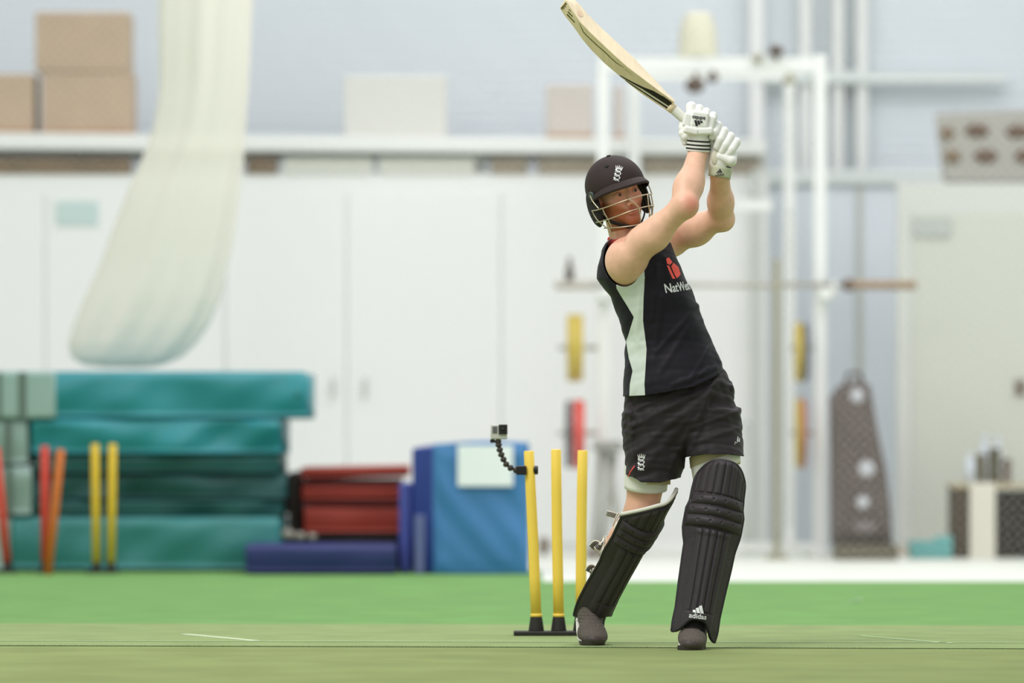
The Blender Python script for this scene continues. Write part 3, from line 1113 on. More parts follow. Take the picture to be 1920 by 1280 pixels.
tag(t, 'dark clamp standing up on the left end of the barbell', 'clamp')
# cream dome on top of the rack
def dome(u, v):
    a = u * 2 * math.pi
    r = px2m(37, YK)
    z = [0, .55, .8, .93, 1.0, 1.0]
    th = v * math.pi / 2
    rr = r * math.cos(th) ** .42 if v < 1 else 0
    return (XK(1309) + rr * math.cos(a), YK + .05 + rr * .8 * math.sin(a), ZK(107) + px2m(86, YK) * math.sin(th))
t = MB().grid(dome, 40, 20, True).build('dome_cushion', mat('cream_vinyl', (208, 206, 184), .6), smooth=True)
tag(t, 'rounded cream cushion standing on top of the rack crossbar', 'cushion')
# olive upright and leaning bars
t = thing('exercise_bar', 'olive grey upright steel post with a base in front of the rack', 'post', (XK(1456, -.3), YK - .3, BZ))
MB().b2(XK(1450, -.3), XK(1463, -.3), YK - .33, YK - .29, BZ, ZK(486, -.3)).build('pole', m_olive, t, bevel=.003)
MB().b2(XK(1438, -.3), XK(1476, -.3), YK - .42, YK - .2, BZ, BZ + .03).build('base', m_olive, t, bevel=.004)
tag(MB().tube([P(1399, 1034, YK + .5), P(1401, 792, YK + 1.0)], .024, 12).build('exercise_bar', m_seam, smooth=True), 'short grey pole leaning on the cupboard right of the batter', 'pole')
# weights bench seen between stumps and batter
t = thing('weights_bench', 'folded grey exercise bench with splayed legs behind the right yellow stump', 'bench', (XK(1135), YK - .3, BZ))
for x0, y0, x1, y1 in ((1112, 1034, 1128, 838), (1164, 1034, 1140, 838), (1126, 1034, 1152, 850)):
    MB().tube([P(x0, y0, YK - .25), P(x1, y1, YK - .25)], .02, 12).build('leg', mat('grey_steel', (158, 158, 150), .5), t, smooth=True)
MB().b2(XK(1110), XK(1166), YK - .4, YK - .16, ZK(846), ZK(826)).build('pad', mat('grey_pad', (140, 140, 134), .7), t, bevel=.02)
MB().b2(XK(1096), XK(1176), YK - .3, YK - .24, BZ, BZ + .05).build('base', mat('brown_base', (120, 106, 94), .7), t, bevel=.01)
tag(MB().ball(P(1020, 1021, 33.9), (.035, .05, .05), 16, 10).tube([P(1020, 1040, 33.9), P(1020, 1010, 33.9)], .02).build('small_dumbbell', mat('brown_base', (120, 106, 94), .7), smooth=True), 'small brown dumbbell on the floor between the stumps and blue block', 'dumbbell')

# ================================================================ right side: bag, cabinet, pots
YG = 34.2
pr = [(1560, 1020), (1558, 745), (1575, 722), (1610, 712), (1632, 722), (1645, 800), (1662, 880), (1672, 960), (1674, 1020)]
b = MB()
L_ = [np.array([P(x, y, YG)[0], P(x, y, YG)[2]]) for x, y in pr]
cen = np.mean(L_, axis=0)
V, F = [], []
ring = []
n = 72
per = []
pts = L_ + [L_[0]]
for i in range(len(pts) - 1):
    for k in range(8):
        per.append(pts[i] + (pts[i + 1] - pts[i]) * k / 8)
offs = [(.0, .86), (-.05, .93), (-.075, .99), (-.08, 1.0)]
secs = [(-.03, .80), (-.012, .93), (.03, 1.0), (.17, 1.0), (.22, .9)]
for (yo, s) in secs:
    for p in per:
        q = cen + (p - cen) * s
        V.append((q[0], YG + yo, q[1]))
m_ = len(per)
for i in range(len(secs) - 1):
    for k in range(m_):
        F.append((i * m_ + k, i * m_ + (k + 1) % m_, (i + 1) * m_ + (k + 1) % m_, (i + 1) * m_ + k))
F.append(tuple(range(m_)))
F.append(tuple(range(len(V) - 1, len(V) - 1 - m_, -1)))
t = thing('kit_bag', 'tall dark grey kit bag with pale round badges right of the rack', 'bag', (P(1615, 0, YG)[0], YG + .1, P(0, 1020, YG)[2]))
MB().add(V, F).build('bag_body', m_bag, t, smooth=True)
for x, y, r in ((1607, 741, 13), (1625, 878, 15), (1618, 941, 12), (1622, 988, 22)):
    MB().ball(P(x, y, YG - .03), (px2m(r, YG), .008, px2m(r if r < 20 else 10, YG)), 20, 8).build('badge', m_badge if r < 20 else mat('faint_print', (120, 112, 112), .8), t, smooth=True)
MB().tube([P(1585, 722, YG + .08), P(1590, 700, YG + .08), P(1612, 698, YG + .08), P(1618, 716, YG + .08)], .012, 8).build('handle', m_bag, t, smooth=True)
tag(MB().b2(X(1566, YG), X(1682, YG), YG - .12, YG + .3, BZ, P(0, 1020.5, YG)[2]).build('dark_block', mat('dark_olive', (92, 86, 68), .7), bevel=.01), 'low dark block under the dark grey kit bag', 'board')  # plain dark block filling the space from bag to floor
t = thing('folded_towel', 'folded teal towel on the floor beside the black speaker cabinet', 'towel', P(1740, 1040, 34.7))
MB().b2(X(1700, 34.7), X(1780, 34.7), 34.45, 34.58, BZ, Z(1012, 34.7)).build('lower_fold', mat('dusty_teal', (92, 160, 158), .8), t, bevel=.012)
MB().b2(X(1748, 34.7), X(1780, 34.7), 34.45, 34.57, Z(1012, 34.7) + .0, Z(1004, 34.7)).build('upper_fold', mat('light_teal', (110, 180, 178), .8), t, bevel=.008)
YC = 34.6
cz = lambda y: P(0, y, YC)[2]
t = thing('media_cabinet', 'dark brown and black cabinet with a white front panel at the right', 'cabinet', (X(1860, YC), YC + .2, BZ))
MB().b2(X(1788, YC), X(1822, YC), YC, YC + .45, BZ, cz(915)).build('side_panel', m_darkbr, t, bevel=.004)
MB().b2(X(1862, YC), X(1960, YC), YC, YC + .45, BZ, cz(920)).build('cabinet_body', m_dark, t, bevel=.004)
MB().b2(X(1818, YC), X(1866, YC), YC - .02, YC + .45, BZ, cz(905)).build('door', mat('warm_white', (214, 210, 196), .5), t, bevel=.004)
MB().b2(X(1784, YC), X(1962, YC), YC - .01, YC + .46, cz(915), cz(906)).build('top', mat('tan_top', (176, 164, 134), .5), t, bevel=.003)
zt2 = cz(905.5)
for x, r, h, m, lab, k in ((1842, 10, 48, mat('olive_brown', (84, 78, 52), .7), 'olive brown pot on the cabinet, left of the dark one', 'storage_pot'),
                           (1868, 12, 60, mat('dark_olive_pot', (70, 66, 42), .7), 'tall dark olive pot at the middle of the cabinet top', 'storage_pot'),
                           (1892, 9, 40, mat('grey_brown_pot', (104, 88, 80), .7), 'small grey brown pot on the right of the cabinet top', 'storage_pot')):
    cx = X(x, YC)
    rr = px2m(r, YC)
    t = thing(k, lab, 'pot', (cx, YC + .15, zt2), 'pots on the dark cabinet')
    MB().tube([(cx, YC + .15, zt2), (cx, YC + .15, zt2 + px2m(h, YC) * .9), (cx, YC + .15, zt2 + px2m(h, YC))], [rr * .85, rr, rr * .95], 20).build('body', m, t, smooth=True, bevel=.003)
    MB().tube([(cx, YC + .15, zt2 + px2m(h, YC)), (cx, YC + .15, zt2 + px2m(h, YC) + .018)], [rr * 1.04, rr * 1.0], 20).build('lid', m, t, bevel=.003)
for x, h, o, lab in ((1821, 56, .02, 'white bottle at the left edge of the cabinet top'), (1856, 92, .3, 'white bottle standing behind the olive pots, left one'), (1880, 88, .3, 'white bottle standing behind the olive pots, right one')):
    cx = X(x, YC)
    t = thing('water_bottle', lab, 'bottle', (cx, YC + o, zt2), 'white bottles on the dark cabinet')
    hh = px2m(h, YC)
    MB().tube([(cx, YC + .06 + o, zt2), (cx, YC + .06 + o, zt2 + hh * .72), (cx, YC + .06 + o, zt2 + hh * .84)], [.03, .03, .014], 18).build('body', mat('frosted_white', (206, 214, 224), .4), t, smooth=True)
    MB().tube([(cx, YC + .06 + o, zt2 + hh * .84), (cx, YC + .06 + o, zt2 + hh)], [.016, .013], 14).build('cap', mat('frosted_white', (206, 214, 224), .4), t, smooth=True)

# ================================================================ pitch mats, creases
def yat(py, z=0):
    return (CAMH - z) * FPX / (py - HOR)
y_seamL, y_seamR = yat(1211), yat(1217)
y_seam = yat(1213.5)
sl = (y_seamR - y_seamL) / (P(1920, 0, 20.4)[0] - P(0, 0, 20.4)[0])
def pitch(name, ya, yb, m, lab, sa, sb):
    V = []
    for z in (BZ, 0.0):
        V += [(-4.2, ya + sa * -4.2, z), (4.2, ya + sa * 4.2, z), (4.2, yb + sb * 4.2, z), (-4.2, yb + sb * -4.2, z)]
    t = MB().add(V, [(3, 2, 1, 0), (4, 5, 6, 7), (0, 1, 5, 4), (1, 2, 6, 5), (2, 3, 7, 6), (3, 0, 4, 7)]).build(name, m)
    return tag(t, lab, 'turf mat')
pm = pitch('turf_mat', y_seam + .012, yat(1170), m_mat, 'yellow green artificial turf mat under the yellow stumps, behind the seam', sl, sl * .8)
pf_ = pitch('turf_mat', 14.0, y_seam - .012, m_mat2, 'paler artificial turf mat in the foreground before the seam', sl, sl)
random.seed(3)
b = MB()
for i in range(1500):      # frayed edge along the seam
    x = -2.1 + 4.2 * i / 1500 + random.uniform(-.002, .002)
    y = y_seam + .012 + sl * x + random.uniform(-.004, .002)
    h = random.uniform(.001, .005)
    b.add([(x - .0012, y, 0), (x + .0012, y, 0), (x + random.uniform(-.003, .003), y - .003, h)], [(0, 1, 2)])
o = b.build('frayed_edge', m_matdk, pm)
o['kind'] = 'stuff'
b = MB()
b.add([(-4.2, y_seam + .010 - sl * 4.2, .0012), (4.2, y_seam + .010 + sl * 4.2, .0012), (4.2, y_seam + .028 + sl * 4.2, .0012), (-4.2, y_seam + .028 - sl * 4.2, .0012)], [(0, 1, 2, 3)])
b.build('seam_edge', m_matdk, pm, solid=.0006)
def crease(p0, p1, w, m, n=40):
    A, B = Vector((P(p0[0], 0, yat(p0[1]))[0], yat(p0[1]), .0012)), Vector((P(p1[0], 0, yat(p1[1]))[0], yat(p1[1]), .0012))
    N = Vector((-(B - A).y, (B - A).x, 0)).normalized() * w / 2
    return MB().add([A - N, B - N, B + N, A + N], [(0, 1, 2, 3)]).build('crease_line', m, pm, solid=.0006)
crease((-40, 1201.5), (1960, 1205), .03, m_line2)
crease((345, 1188.5), (480, 1201), .035, m_line)
crease((1612, 1192), (1785, 1206), .03, m_line2)
c = P(1603, 1128, yat(1128))
t = MB().add([(c[0] - .03, c[1], BZ + .002), (c[0] + .0, c[1] - .02, BZ + .016), (c[0] + .035, c[1] + .01, BZ + .02), (c[0] + .0, c[1] + .03, BZ + .012)], [(0, 1, 2, 3)]).build('paper_scrap', m_paper, solid=.002)
tag(t, 'tiny white scrap lying on the green carpet at the right', 'scrap')

# ================================================================ the yellow stumps beside the batter
D1 = 21.62
zz0 = 0.0
t = thing('cricket_stumps', 'three yellow plastic stumps in one black spring base behind the batter', 'stumps', (P(1047, 0, D1)[0], D1, 0))
MB().b2(P(963, 0, D1)[0], P(1131, 0, D1)[0], D1 - .06, D1 + .06, 0, .017).build('base', m_blk, t, bevel=.004)
for x0, xm_, x1, y1 in ((1005.5, 999, 991.5, 845), (1047.5, 1044.5, 1042.5, 842), (1089, 1090, 1092.5, 844)):
    A = P(x0, 1183, D1)
    A[2] = .017
    B = P(x0, 1156, D1)
    s = MB().tube([A, A + (B - A) * .85, B], [.030, .0235, .0225], 24).build('socket', m_blk, t, smooth=True, bevel=.002)
    C_ = P(xm_, 1000, D1)
    T_ = P(x1, y1, D1)
    pth = [B - np.array([0, 0, .005]), B + (C_ - B) * .5, C_, C_ + (T_ - C_) * .5, T_ + (C_ - T_) * .01, T_]
    o = MB().tube(pth, [.0205, .0205, .0202, .0198, .0192, .017], 28).build('stump', m_yel, t, smooth=True)
    MB().tube([B, B + np.array([0, 0, .012])], [.0222, .0218], 28).build('collar', m_yel, t, smooth=True)
# small action camera on a jointed clamp arm
t = thing('action_camera', 'small silver and black camera on a jointed arm clamped to the left stump', 'camera', P(994, 881, D1))
yc = D1 - .03
MB().b2(P(968, 0, D1)[0], P(987, 0, D1)[0], yc - .0, yc + .05, P(0, 890, D1)[2], P(0, 873, D1)[2]).build('clamp', m_blk2, t, bevel=.003)
MB().tube([P(1000, 881, D1), P(1009, 881, D1)], .017, 16).build('clamp_knob', m_blk2, t, bevel=.003)
MB().b2(P(984, 0, D1)[0], P(1003, 0, D1)[0], D1 + .021, D1 + .032, P(0, 887, D1)[2], P(0, 875, D1)[2]).build('clamp_bar', m_blk2, t, bevel=.002)
arm = [(978, 882), (967, 881), (957, 877), (949, 870), (944, 861), (940, 852), (937, 843), (935, 834), (934, 827)]
b = MB()
for i, (x, y) in enumerate(arm):
    c = P(x, y, D1 - .005)
    nx_ = arm[min(i + 1, len(arm) - 1)]
    pv = arm[max(i - 1, 0)]
    dr = P(nx_[0], nx_[1], D1 - .005) - P(pv[0], pv[1], D1 - .005)
    dr /= np.linalg.norm(dr)
    b.tube([c - dr * .009, c - dr * .004, c + dr * .004, c + dr * .009], [.007, .0125, .0125, .007], 14)
b.tube([P(x, y, D1 - .005) for x, y in arm], .006, 10)
b.build('jointed_arm', mat('dark_grey_joints', (58, 52, 50), .5), t, smooth=True)
cb = MB().b2(P(920, 0, D1)[0], P(951, 0, D1)[0], D1 - .022, D1 + .008, P(0, 823, D1)[2], P(0, 796, D1)[2]).build('camera_body', mat('silver_plastic', (196, 198, 190), .4), t, bevel=.004)
MB().b2(P(935, 0, D1)[0], P(951.5, 0, D1)[0], D1 - .030, D1 - .018, P(0, 814, D1)[2], P(0, 795.5, D1)[2]).build('lens_housing', m_blk2, cb, bevel=.002)
MB().tube([P(943, 804.5, D1 - .028), P(943, 804.5, D1 - .034)], .0065, 18).build('lens', mat('lens_glass', (10, 10, 14), .1), cb, smooth=True)
MB().b2(P(923.5, 0, D1)[0], P(932, 0, D1)[0], D1 - .0245, D1 - .018, P(0, 812, D1)[2], P(0, 799, D1)[2]).build('display', mat('grey_display', (96, 100, 100), .3), cb, bevel=.001)
MB().b2(P(919, 0, D1)[0], P(928, 0, D1)[0], D1 - .015, D1 + .002, P(0, 830, D1)[2], P(0, 823, D1)[2]).build('mount', m_blk2, t, bevel=.002)
# ================================================================ the batter
m_skin = mat('skin', (222, 170, 140), 0.5, attr='Col', noise=0.05, nscale=35, bump=0.08, bscale=500)
m_navyc = mat('navy_cloth', (19, 16, 27), 0.6, noise=0.08, nscale=25, sheen=0.03, spec=0.25)
m_shorts = mat('navy_shorts_cloth', (34, 28, 32), 0.65, noise=0.08, nscale=20, sheen=0.06, spec=0.3)
m_side = mat('pale_mesh_cloth', (206, 218, 208), 0.8, noise=0.04, nscale=300)
m_coral = mat('coral_trim', (240, 88, 78), 0.7)
m_wcomp = mat('white_compression', (228, 230, 220), 0.75)
m_beige = mat('beige_pad_cloth', (188, 176, 142), 0.8)
m_helm = mat('dark_brown_cloth_shell', (50, 40, 38), 0.7, noise=0.06, nscale=400, spec=0.25)
m_helmin = mat('helmet_padding', (26, 20, 22), 0.8)
m_grille = mat('champagne_steel', (196, 186, 160), 0.3, metal=0.7)
m_white_leather = mat('white_glove_leather', (236, 238, 232), 0.5)
m_palm = mat('beige_glove_palm', (208, 206, 186), 0.65, noise=0.05, nscale=200)
m_glovecuff = mat('white_towelling', (232, 233, 226), 0.85)
m_black_print = mat('black_print', (30, 26, 26), 0.5)
m_white_print = mat('white_print', (232, 236, 236), 0.6)
m_tab = mat('pale_green_tab', (186, 192, 164), 0.6)
m_pad = mat('charcoal_pad_leather', (52, 46, 51), 0.55, noise=0.06, nscale=60, spec=0.4)
m_paddk = mat('charcoal_pad_piping', (34, 30, 34), 0.6)
m_padin = mat('white_pad_lining', (222, 222, 210), 0.8)
m_shoe = mat('speckled_knit', (64, 58, 54), 0.85, col2=(112, 104, 96), nscale=420)
m_shoedk = mat('dark_brown_toe', (64, 54, 50), 0.55, noise=.1, nscale=60)
m_sole = mat('white_sole', (222, 222, 214), 0.5)
m_soledk = mat('dark_sole', (52, 46, 42), 0.6)
m_sock = mat('black_sock', (30, 27, 27), 0.85)
m_eye = mat('eye_white', (160, 140, 128), 0.3)
m_iris = mat('iris', (64, 58, 52), 0.15)
m_hair = mat('ginger_hair', (150, 92, 58), 0.8)

D0 = 20.5
def p(px, py, o=0.0):
    return P(px, py, D0 + o)
def r_(n):
    return n / 520.0

person = thing('person', 'cricket batter in navy sleeveless shirt, shorts, dark helmet, white gloves and black leg guards', 'person', p(1225, 1212) * np.array([1, 1, 0]))

# ---- head frame
yaw, roll, pit = math.radians(22), math.radians(-17), math.radians(6)
# local axes: x = image right when facing the viewer, y = out of the face, z = up
Rh = (Matrix.Rotation(roll, 3, 'Y').to_3x3() @ Matrix.Rotation(yaw, 3, 'Z') @ Matrix.Rotation(pit, 3, 'X'))
Bx, By, Bz = Vector((1, 0, 0)), Vector((0, -1, 0)), Vector((0, 0, 1))
ax_, ay_, az_ = [np.array(Rh @ v) for v in (Bx, By, Bz)]
HO = p(1158, 363, -.03)
RH = np.array([ax_, ay_, az_]).T         # columns: local axes in hall coordinates
def H(x, y, z):
    return HO + RH @ np.array([x, y, z])
RHr = RH                                  # for Prim.R (columns = axes)

def hel(c, r, k=.01, op='u'):
    return Prim('el', H(*c), r, R=RHr, k=k, op=op)
def hrc(a, b, ra, rb, k=.01, op='u'):
    return Prim('rc', H(*a), H(*b), ra, rb, k=k, op=op)

ns = p(1181, 468, .03)       # base of the neck
head = [
    hel((0, -.012, .035), (.074, .094, .092), .02),
    hel((0, .022, -.03), (.064, .066, .086), .03),
    hrc((-.046, .0, -.058), (-.006, .068, -.099), .022, .020, .025),
    hrc((.046, .0, -.058), (.006, .068, -.099), .022, .020, .025),
    hel((-.040, .052, -.024), (.024, .024, .022), .022),
    hel((.040, .052, -.024), (.024, .024, .022), .022),
    hel((0, .074, .024), (.052, .016, .011), .016),
    hel((-.032, .098, .001), (.018, .020, .0135), .012, 's'),
    hel((.032, .098, .001), (.018, .020, .0135), .012, 's'),
    hel((-.032, .0735, .0), (.0145, .0135, .0125), .005),
    hel((.032, .0735, .0), (.0145, .0135, .0125), .005),
    hel((-.032, .090, -.0005), (.0115, .012, .0034), .002, 's'),
    hel((.032, .090, -.0005), (.0115, .012, .0034), .002, 's'),
    hrc((0, .084, .010), (0, .108, -.034), .0075, .0105, .010),
    hel((0, .113, -.037), (.0095, .009, .008), .005),
    hel((-.0125, .100, -.0405), (.0078, .010, .0072), .005),
    hel((.0125, .100, -.0405), (.0078, .010, .0072), .005),
    hel((-.0065, .106, -.0475), (.0032, .005, .003), .002, 's'),
    hel((.0065, .106, -.0475), (.0032, .005, .003), .002, 's'),
    hel((0, .083, -.062), (.026, .014, .016), .012),
    hel((0, .0945, -.0665), (.021, .008, .0042), .004),
    hel((0, .0925, -.0755), (.018, .008, .0052), .004),
    hel((0, .106, -.0710), (.022, .010, .0013), .002, 's'),
    hel((0, .080, -.102), (.021, .016, .018), .016),
    hel((-.079, -.006, -.018), (.007, .018, .030), .006),
    hel((.079, -.006, -.018), (.007, .018, .030), .006),
    Prim('rc', H(0, -.025, -.05), ns, .056, .062, k=.03),
]
# ---- trunk, limbs
SR, ER, WR = p(1176, 484, -.14), p(1284, 384, -.27), p(1309, 284, -.14)
SL, EL, WL = p(1258, 450, .15), p(1352, 408, .02), p(1350, 328, -.13)
lat = np.array([-.62, -.78, 0.0])       # towards his right side
def mix(a, b, t):
    return a + (b - a) * t
HR, KR, AR = p(1226, 780, -.01), p(1203, 964, -.0), P(1113, 1150, 20.82)
HL, KL, AL = p(1328, 775, .03), p(1352, 960, -.12), P(1303, 1165, 20.30)
ch = p(1208, 525)
RT = rot_from(lat, np.array([.62 * 0 + .78, -.62, 0]), [0, 0, 1])
body = head + [
    Prim('el', ch + np.array([.008, .012, .0]), (.126, .084, .15), R=RT, k=.04),
    Prim('el', p(1205, 485, .0), (.150, .075, .075), R=RT, k=.05),
    Prim('el', p(1252, 630), (.115, .085, .16), R=RT, k=.05),
    Prim('el', p(1276, 745), (.145, .095, .10), k=.05),
    # right shoulder cap, armpit, upper arm, elbow, forearm
    Prim('el', p(1173, 489, -.12), (.074, .07, .080), k=.04),
    Prim('rc', p(1176, 505, -.075), p(1186, 520, -.04), .050, .036, k=.04),
    Prim('rc', mix(SR, ER, .08), mix(SR, ER, .55), .062, .047, k=.03),
    Prim('rc', mix(SR, ER, .5), ER, .047, .041, k=.03),
    Prim('el', mix(SR, ER, .42) + np.array([.006, -.012, -.012]), (.045, .038, .036), k=.04),
    Prim('el', mix(SR, ER, .35) + np.array([-.008, .0, .006]), (.05, .04, .036), k=.04),
    Prim('rc', ER, mix(ER, WR, .42), .041, .045, k=.03),
    Prim('rc', mix(ER, WR, .35), WR, .046, .033, k=.03),
    Prim('el', mix(ER, WR, .25) + np.array([-.014, 0, .0]), (.036, .036, .055), k=.03),
    Prim('el', ER + np.array([.010, -.012, -.006]), (.033, .033, .036), k=.02),
    # left arm
    Prim('el', SL, (.056, .065, .058), k=.04),
    Prim('rc', SL, mix(SL, EL, .55), .054, .050, k=.03),
    Prim('rc', mix(SL, EL, .5), EL, .050, .041, k=.03),
    Prim('el', mix(SL, EL, .45) + np.array([0, 0, -.008]), (.05, .04, .04), k=.04),
    Prim('rc', EL, mix(EL, WL, .4), .041, .043, k=.03),
    Prim('rc', mix(EL, WL, .35), WL, .043, .033, k=.03),
    Prim('el', EL + np.array([.012, 0, -.012]), (.032, .03, .034), k=.02),
    # legs
    Prim('rc', HR, mix(HR, KR, .55), .088, .074, k=.05),
    Prim('rc', mix(HR, KR, .5), KR, .075, .056, k=.03),
    Prim('rc', KR, mix(KR, AR, .35), .056, .058, k=.03),
    Prim('rc', mix(KR, AR, .35), AR, .057, .036, k=.03),
    Prim('el', p(1168, 1022, .12), (.052, .055, .09), k=.03),
    Prim('rc', KR, p(1168, 1022, .12), .054, .050, k=.03),
    Prim('rc', HL, mix(HL, KL, .55), .088, .074, k=.05),
    Prim('rc', mix(HL, KL, .5), KL, .075, .060, k=.03),
    Prim('rc', KL, mix(KL, AL, .35), .056, .057, k=.03),
    Prim('rc', mix(KL, AL, .35), AL, .056, .036, k=.03),
    # feet and hands (inside shoes and gloves)
    Prim('rc', AR, P(1112, 1185, 20.74), .034, .026, k=.03),
    Prim('rc', AL, P(1300, 1203, 20.22), .034, .024, k=.03),
    Prim('rc', WR, p(1308, 250, -.13), .031, .036, k=.02),
    Prim('rc', WL, p(1352, 296, -.13), .031, .034, k=.02),
]
def grid_for(prims, h, fine=None):
    lo = np.min([q.lo for q in prims if q.op == 'u'], axis=0)
    hi = np.max([q.hi for q in prims if q.op == 'u'], axis=0)
    fine = fine or [None] * 3
    return [axis_grid(lo[i], hi[i], h, fine[i]) for i in range(3)]
fx = [(HO[0] - .045, HO[0] + .105, .0019)]
fy = [(HO[1] - .13, HO[1] + .01, .0022)]
fz = [(HO[2] - .135, HO[2] + .05, .0019)]
V, F = surf_nets(*grid_for(body, .0062, [fx, fy, fz]), body)
# skin colouring: beard, brows, lips, freckled flush; darker round eyes and on legs
q = (V - HO) @ RH
c = np.tile(np.array(S((234, 188, 160))), (len(V), 1))
def blend(c, m, col):
    m = np.clip(m, 0, 1)[:, None]
    return c * (1 - m) + np.array(S(col)) * m
def gs(pt, r):
    pt = np.asarray(pt)
    return np.exp(-(((q - pt) / np.asarray(r)) ** 2).sum(1))
inhead = (np.abs(q) < .16).all(1) & (q[:, 2] > -.16) & (q[:, 1] > -.08)
c = blend(c, inhead * .55 * (q[:, 1] > 0), (208, 140, 112))
c = blend(c, inhead * (gs((-.042, .07, -.03), (.02, .03, .02)) + gs((.042, .07, -.03), (.02, .03, .02)) + gs((0, .115, -.036), (.012, .02, .012))) * .5, (204, 112, 88))
ang = q[:, 0] / .05
line = -.060 + .030 * np.clip(np.abs(q[:, 0]) / .055, 0, 1.2) ** 1.6
jaw = 1 / (1 + np.exp(-(line - q[:, 2]) / .004)) * (q[:, 1] > -.02)
rng = np.random.RandomState(1)
rough = .9 + .1 * rng.rand(len(V))
beard = inhead * jaw * (q[:, 2] > -.128) * (1 - .95 * gs((0, .1, -.071), (.022, .03, .0085)))
c = blend(c, beard * .95 * rough, (160, 84, 46))
stache = inhead * gs((0, .097, -.0575), (.028, .03, .0058)) * (q[:, 1] > .06)
c = blend(c, stache * .9 * rough, (160, 86, 48))
c = blend(c, inhead * (gs((0, .1, -.067), (.018, .02, .0035)) + gs((0, .1, -.0755), (.016, .02, .004))) * .85, (180, 92, 84))
for s in (-1, 1):
    bz = .0185 - .004 * (np.abs(q[:, 0]) - .03) / .02 * 0
    c = blend(c, inhead * gs((s * .033, .08, .0185), (.019, .03, .0032)) * .75, (140, 86, 56))
    c = blend(c, inhead * gs((s * .032, .086, -.0), (.017, .02, .0075)) * .35, (150, 92, 74))
c = blend(c, np.exp(-(((V - (ER + np.array([.02, -.03, -.0]))) / .030) ** 2).sum(1)) * .85, (214, 106, 88))
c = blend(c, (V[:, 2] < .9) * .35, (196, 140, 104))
bodyo = np_mesh('body', V, F, m_skin, person, colors=c)
for s in (-1, 1):
    e = MB().ball(H(s * .032, .0745, 0), .0122, 18, 12).build('eye', m_eye, bodyo, smooth=True)
    g = np.array([.0005, .0122, -.001]) + np.array([.002, 0, 0])
    e2 = H(s * .032 + .0022, .0745 + .0117, -.0006)
    MB().ball(e2, (.0056, .0018, .0056), 14, 8, R=Matrix(RH.tolist())).build('iris', m_iris, e, smooth=True)

# ---------------------------------------------------------------- shirt
def rows(tab, o=0.0):
    """(py, left px, right px, half depth m, depth offset) -> loft table"""
    T = []
    for y, l, r, dd, oo in tab:
        a, b = p(l, y, o), p(r, y, o)
        T.append((a[2], (a[0] + b[0]) / 2, D0 + o + oo, (b[0] - a[0]) / 2, dd))
    return sorted(T)
hemx = [(1160, 742), (1172, 743), (1212, 741), (1250, 735), (1300, 725), (1335, 708), (1350, 698), (1375, 684)]
hx = np.array([p(a, 700)[0] for a, b_ in hemx])
hz = np.array([p(1200, b_)[2] for a, b_ in hemx])
def cloth_noise(Pt, s, seed=0.0):
    x, y, z = Pt[:, 0] * s, Pt[:, 1] * s, Pt[:, 2] * s
    return np.sin(x * 1.3 + y * .8 + z * 2.1 + seed + 1.2 * np.sin(z * 1.1 + x * .7 + seed)) * np.sin(z * 1.7 - x * 1.9 + y + seed * 2)
def fold(Pt, a, b, w, amp):
    """a soft ridge along the segment a-b (seen in x,z)"""
    ax, az = b[0] - a[0], b[2] - a[2]
    L = ax * ax + az * az
    t = np.clip(((Pt[:, 0] - a[0]) * ax + (Pt[:, 2] - a[2]) * az) / L, 0, 1)
    dx, dz = Pt[:, 0] - a[0] - ax * t, Pt[:, 2] - a[2] - az * t
    d2 = (dx * dx + dz * dz) / (w * w)
    return -amp * np.exp(-d2) * (1 - .4 * t) * (Pt[:, 1] < D0 + .02)
shirt_folds = [((1320, 560), (1230, 660), 5, .005), ((1300, 600), (1235, 700), 6, .004), ((1340, 690), (1260, 722), 5, .005),
               ((1350, 680), (1318, 600), 5, .004), ((1230, 500), (1222, 600), 4, .004), ((1245, 485), (1262, 560), 4, .004),
               ((1330, 650), (1290, 715), 4, .004), ((1325, 690), (1310, 705), 3, .004), ((1200, 540), (1192, 640), 4, .003), ((1290, 520), (1318, 600), 5, .004),
               ((1195, 640), (1188, 735), 4, .003), ((1240, 560), (1216, 720), 6, .004), ((1345, 700), (1285, 730), 3, .003)]
SF = [(p(*a), p(*b_), r_(w), amp) for a, b_, w, amp in shirt_folds]
def shirt_disp(Pt):
    d = .0022 * cloth_noise(Pt, 17) + .0006 * cloth_noise(Pt, 44, 2.0)
    for a, b_, w, amp in SF:
        d = d + fold(Pt, a, b_, w, amp)
    return d
shirt = [Prim('loft', rows([
    (444, 1158, 1222, .07, .0), (449, 1146, 1242, .085, .0), (456, 1137, 1256, .105, .0), (470, 1129, 1262, .125, .0), (500, 1121, 1275, .14, .0), (522, 1120, 1284, .14, 0),
    (540, 1132, 1293, .138, 0), (556, 1147, 1300, .135, 0), (580, 1155, 1308, .13, 0), (610, 1165, 1320, .125, 0), (640, 1174, 1332, .122, 0), (670, 1173, 1345, .132, 0),
    (700, 1172, 1357, .147, 0), (730, 1170, 1364, .156, 0), (760, 1169, 1368, .158, 0)]), k=.01)]
lo = np.min([s.lo for s in shirt], axis=0)
hi = np.max([s.hi for s in shirt], axis=0)
V, F = surf_nets(*[np.arange(lo[i], hi[i] + .005, .005) for i in range(3)], shirt, shirt_disp)
V, F = clip(V, F, lambda v: np.interp(v[:, 0], hx, hz) + .006 * np.sin(v[:, 0] * 30) * 0 - v[:, 2])
# neck hole: around the neck axis
nax = (ns - H(0, -.025, -.05))
nax = nax / np.linalg.norm(nax)
def dist_axis(v, o, a):
    w = v - o
    t = w @ a
    return np.linalg.norm(w - t[:, None] * a, axis=1)
V, F = clip(V, F, lambda v: np.where(v[:, 2] > p(1, 500)[2], .074 - dist_axis(v, ns, nax), -1))
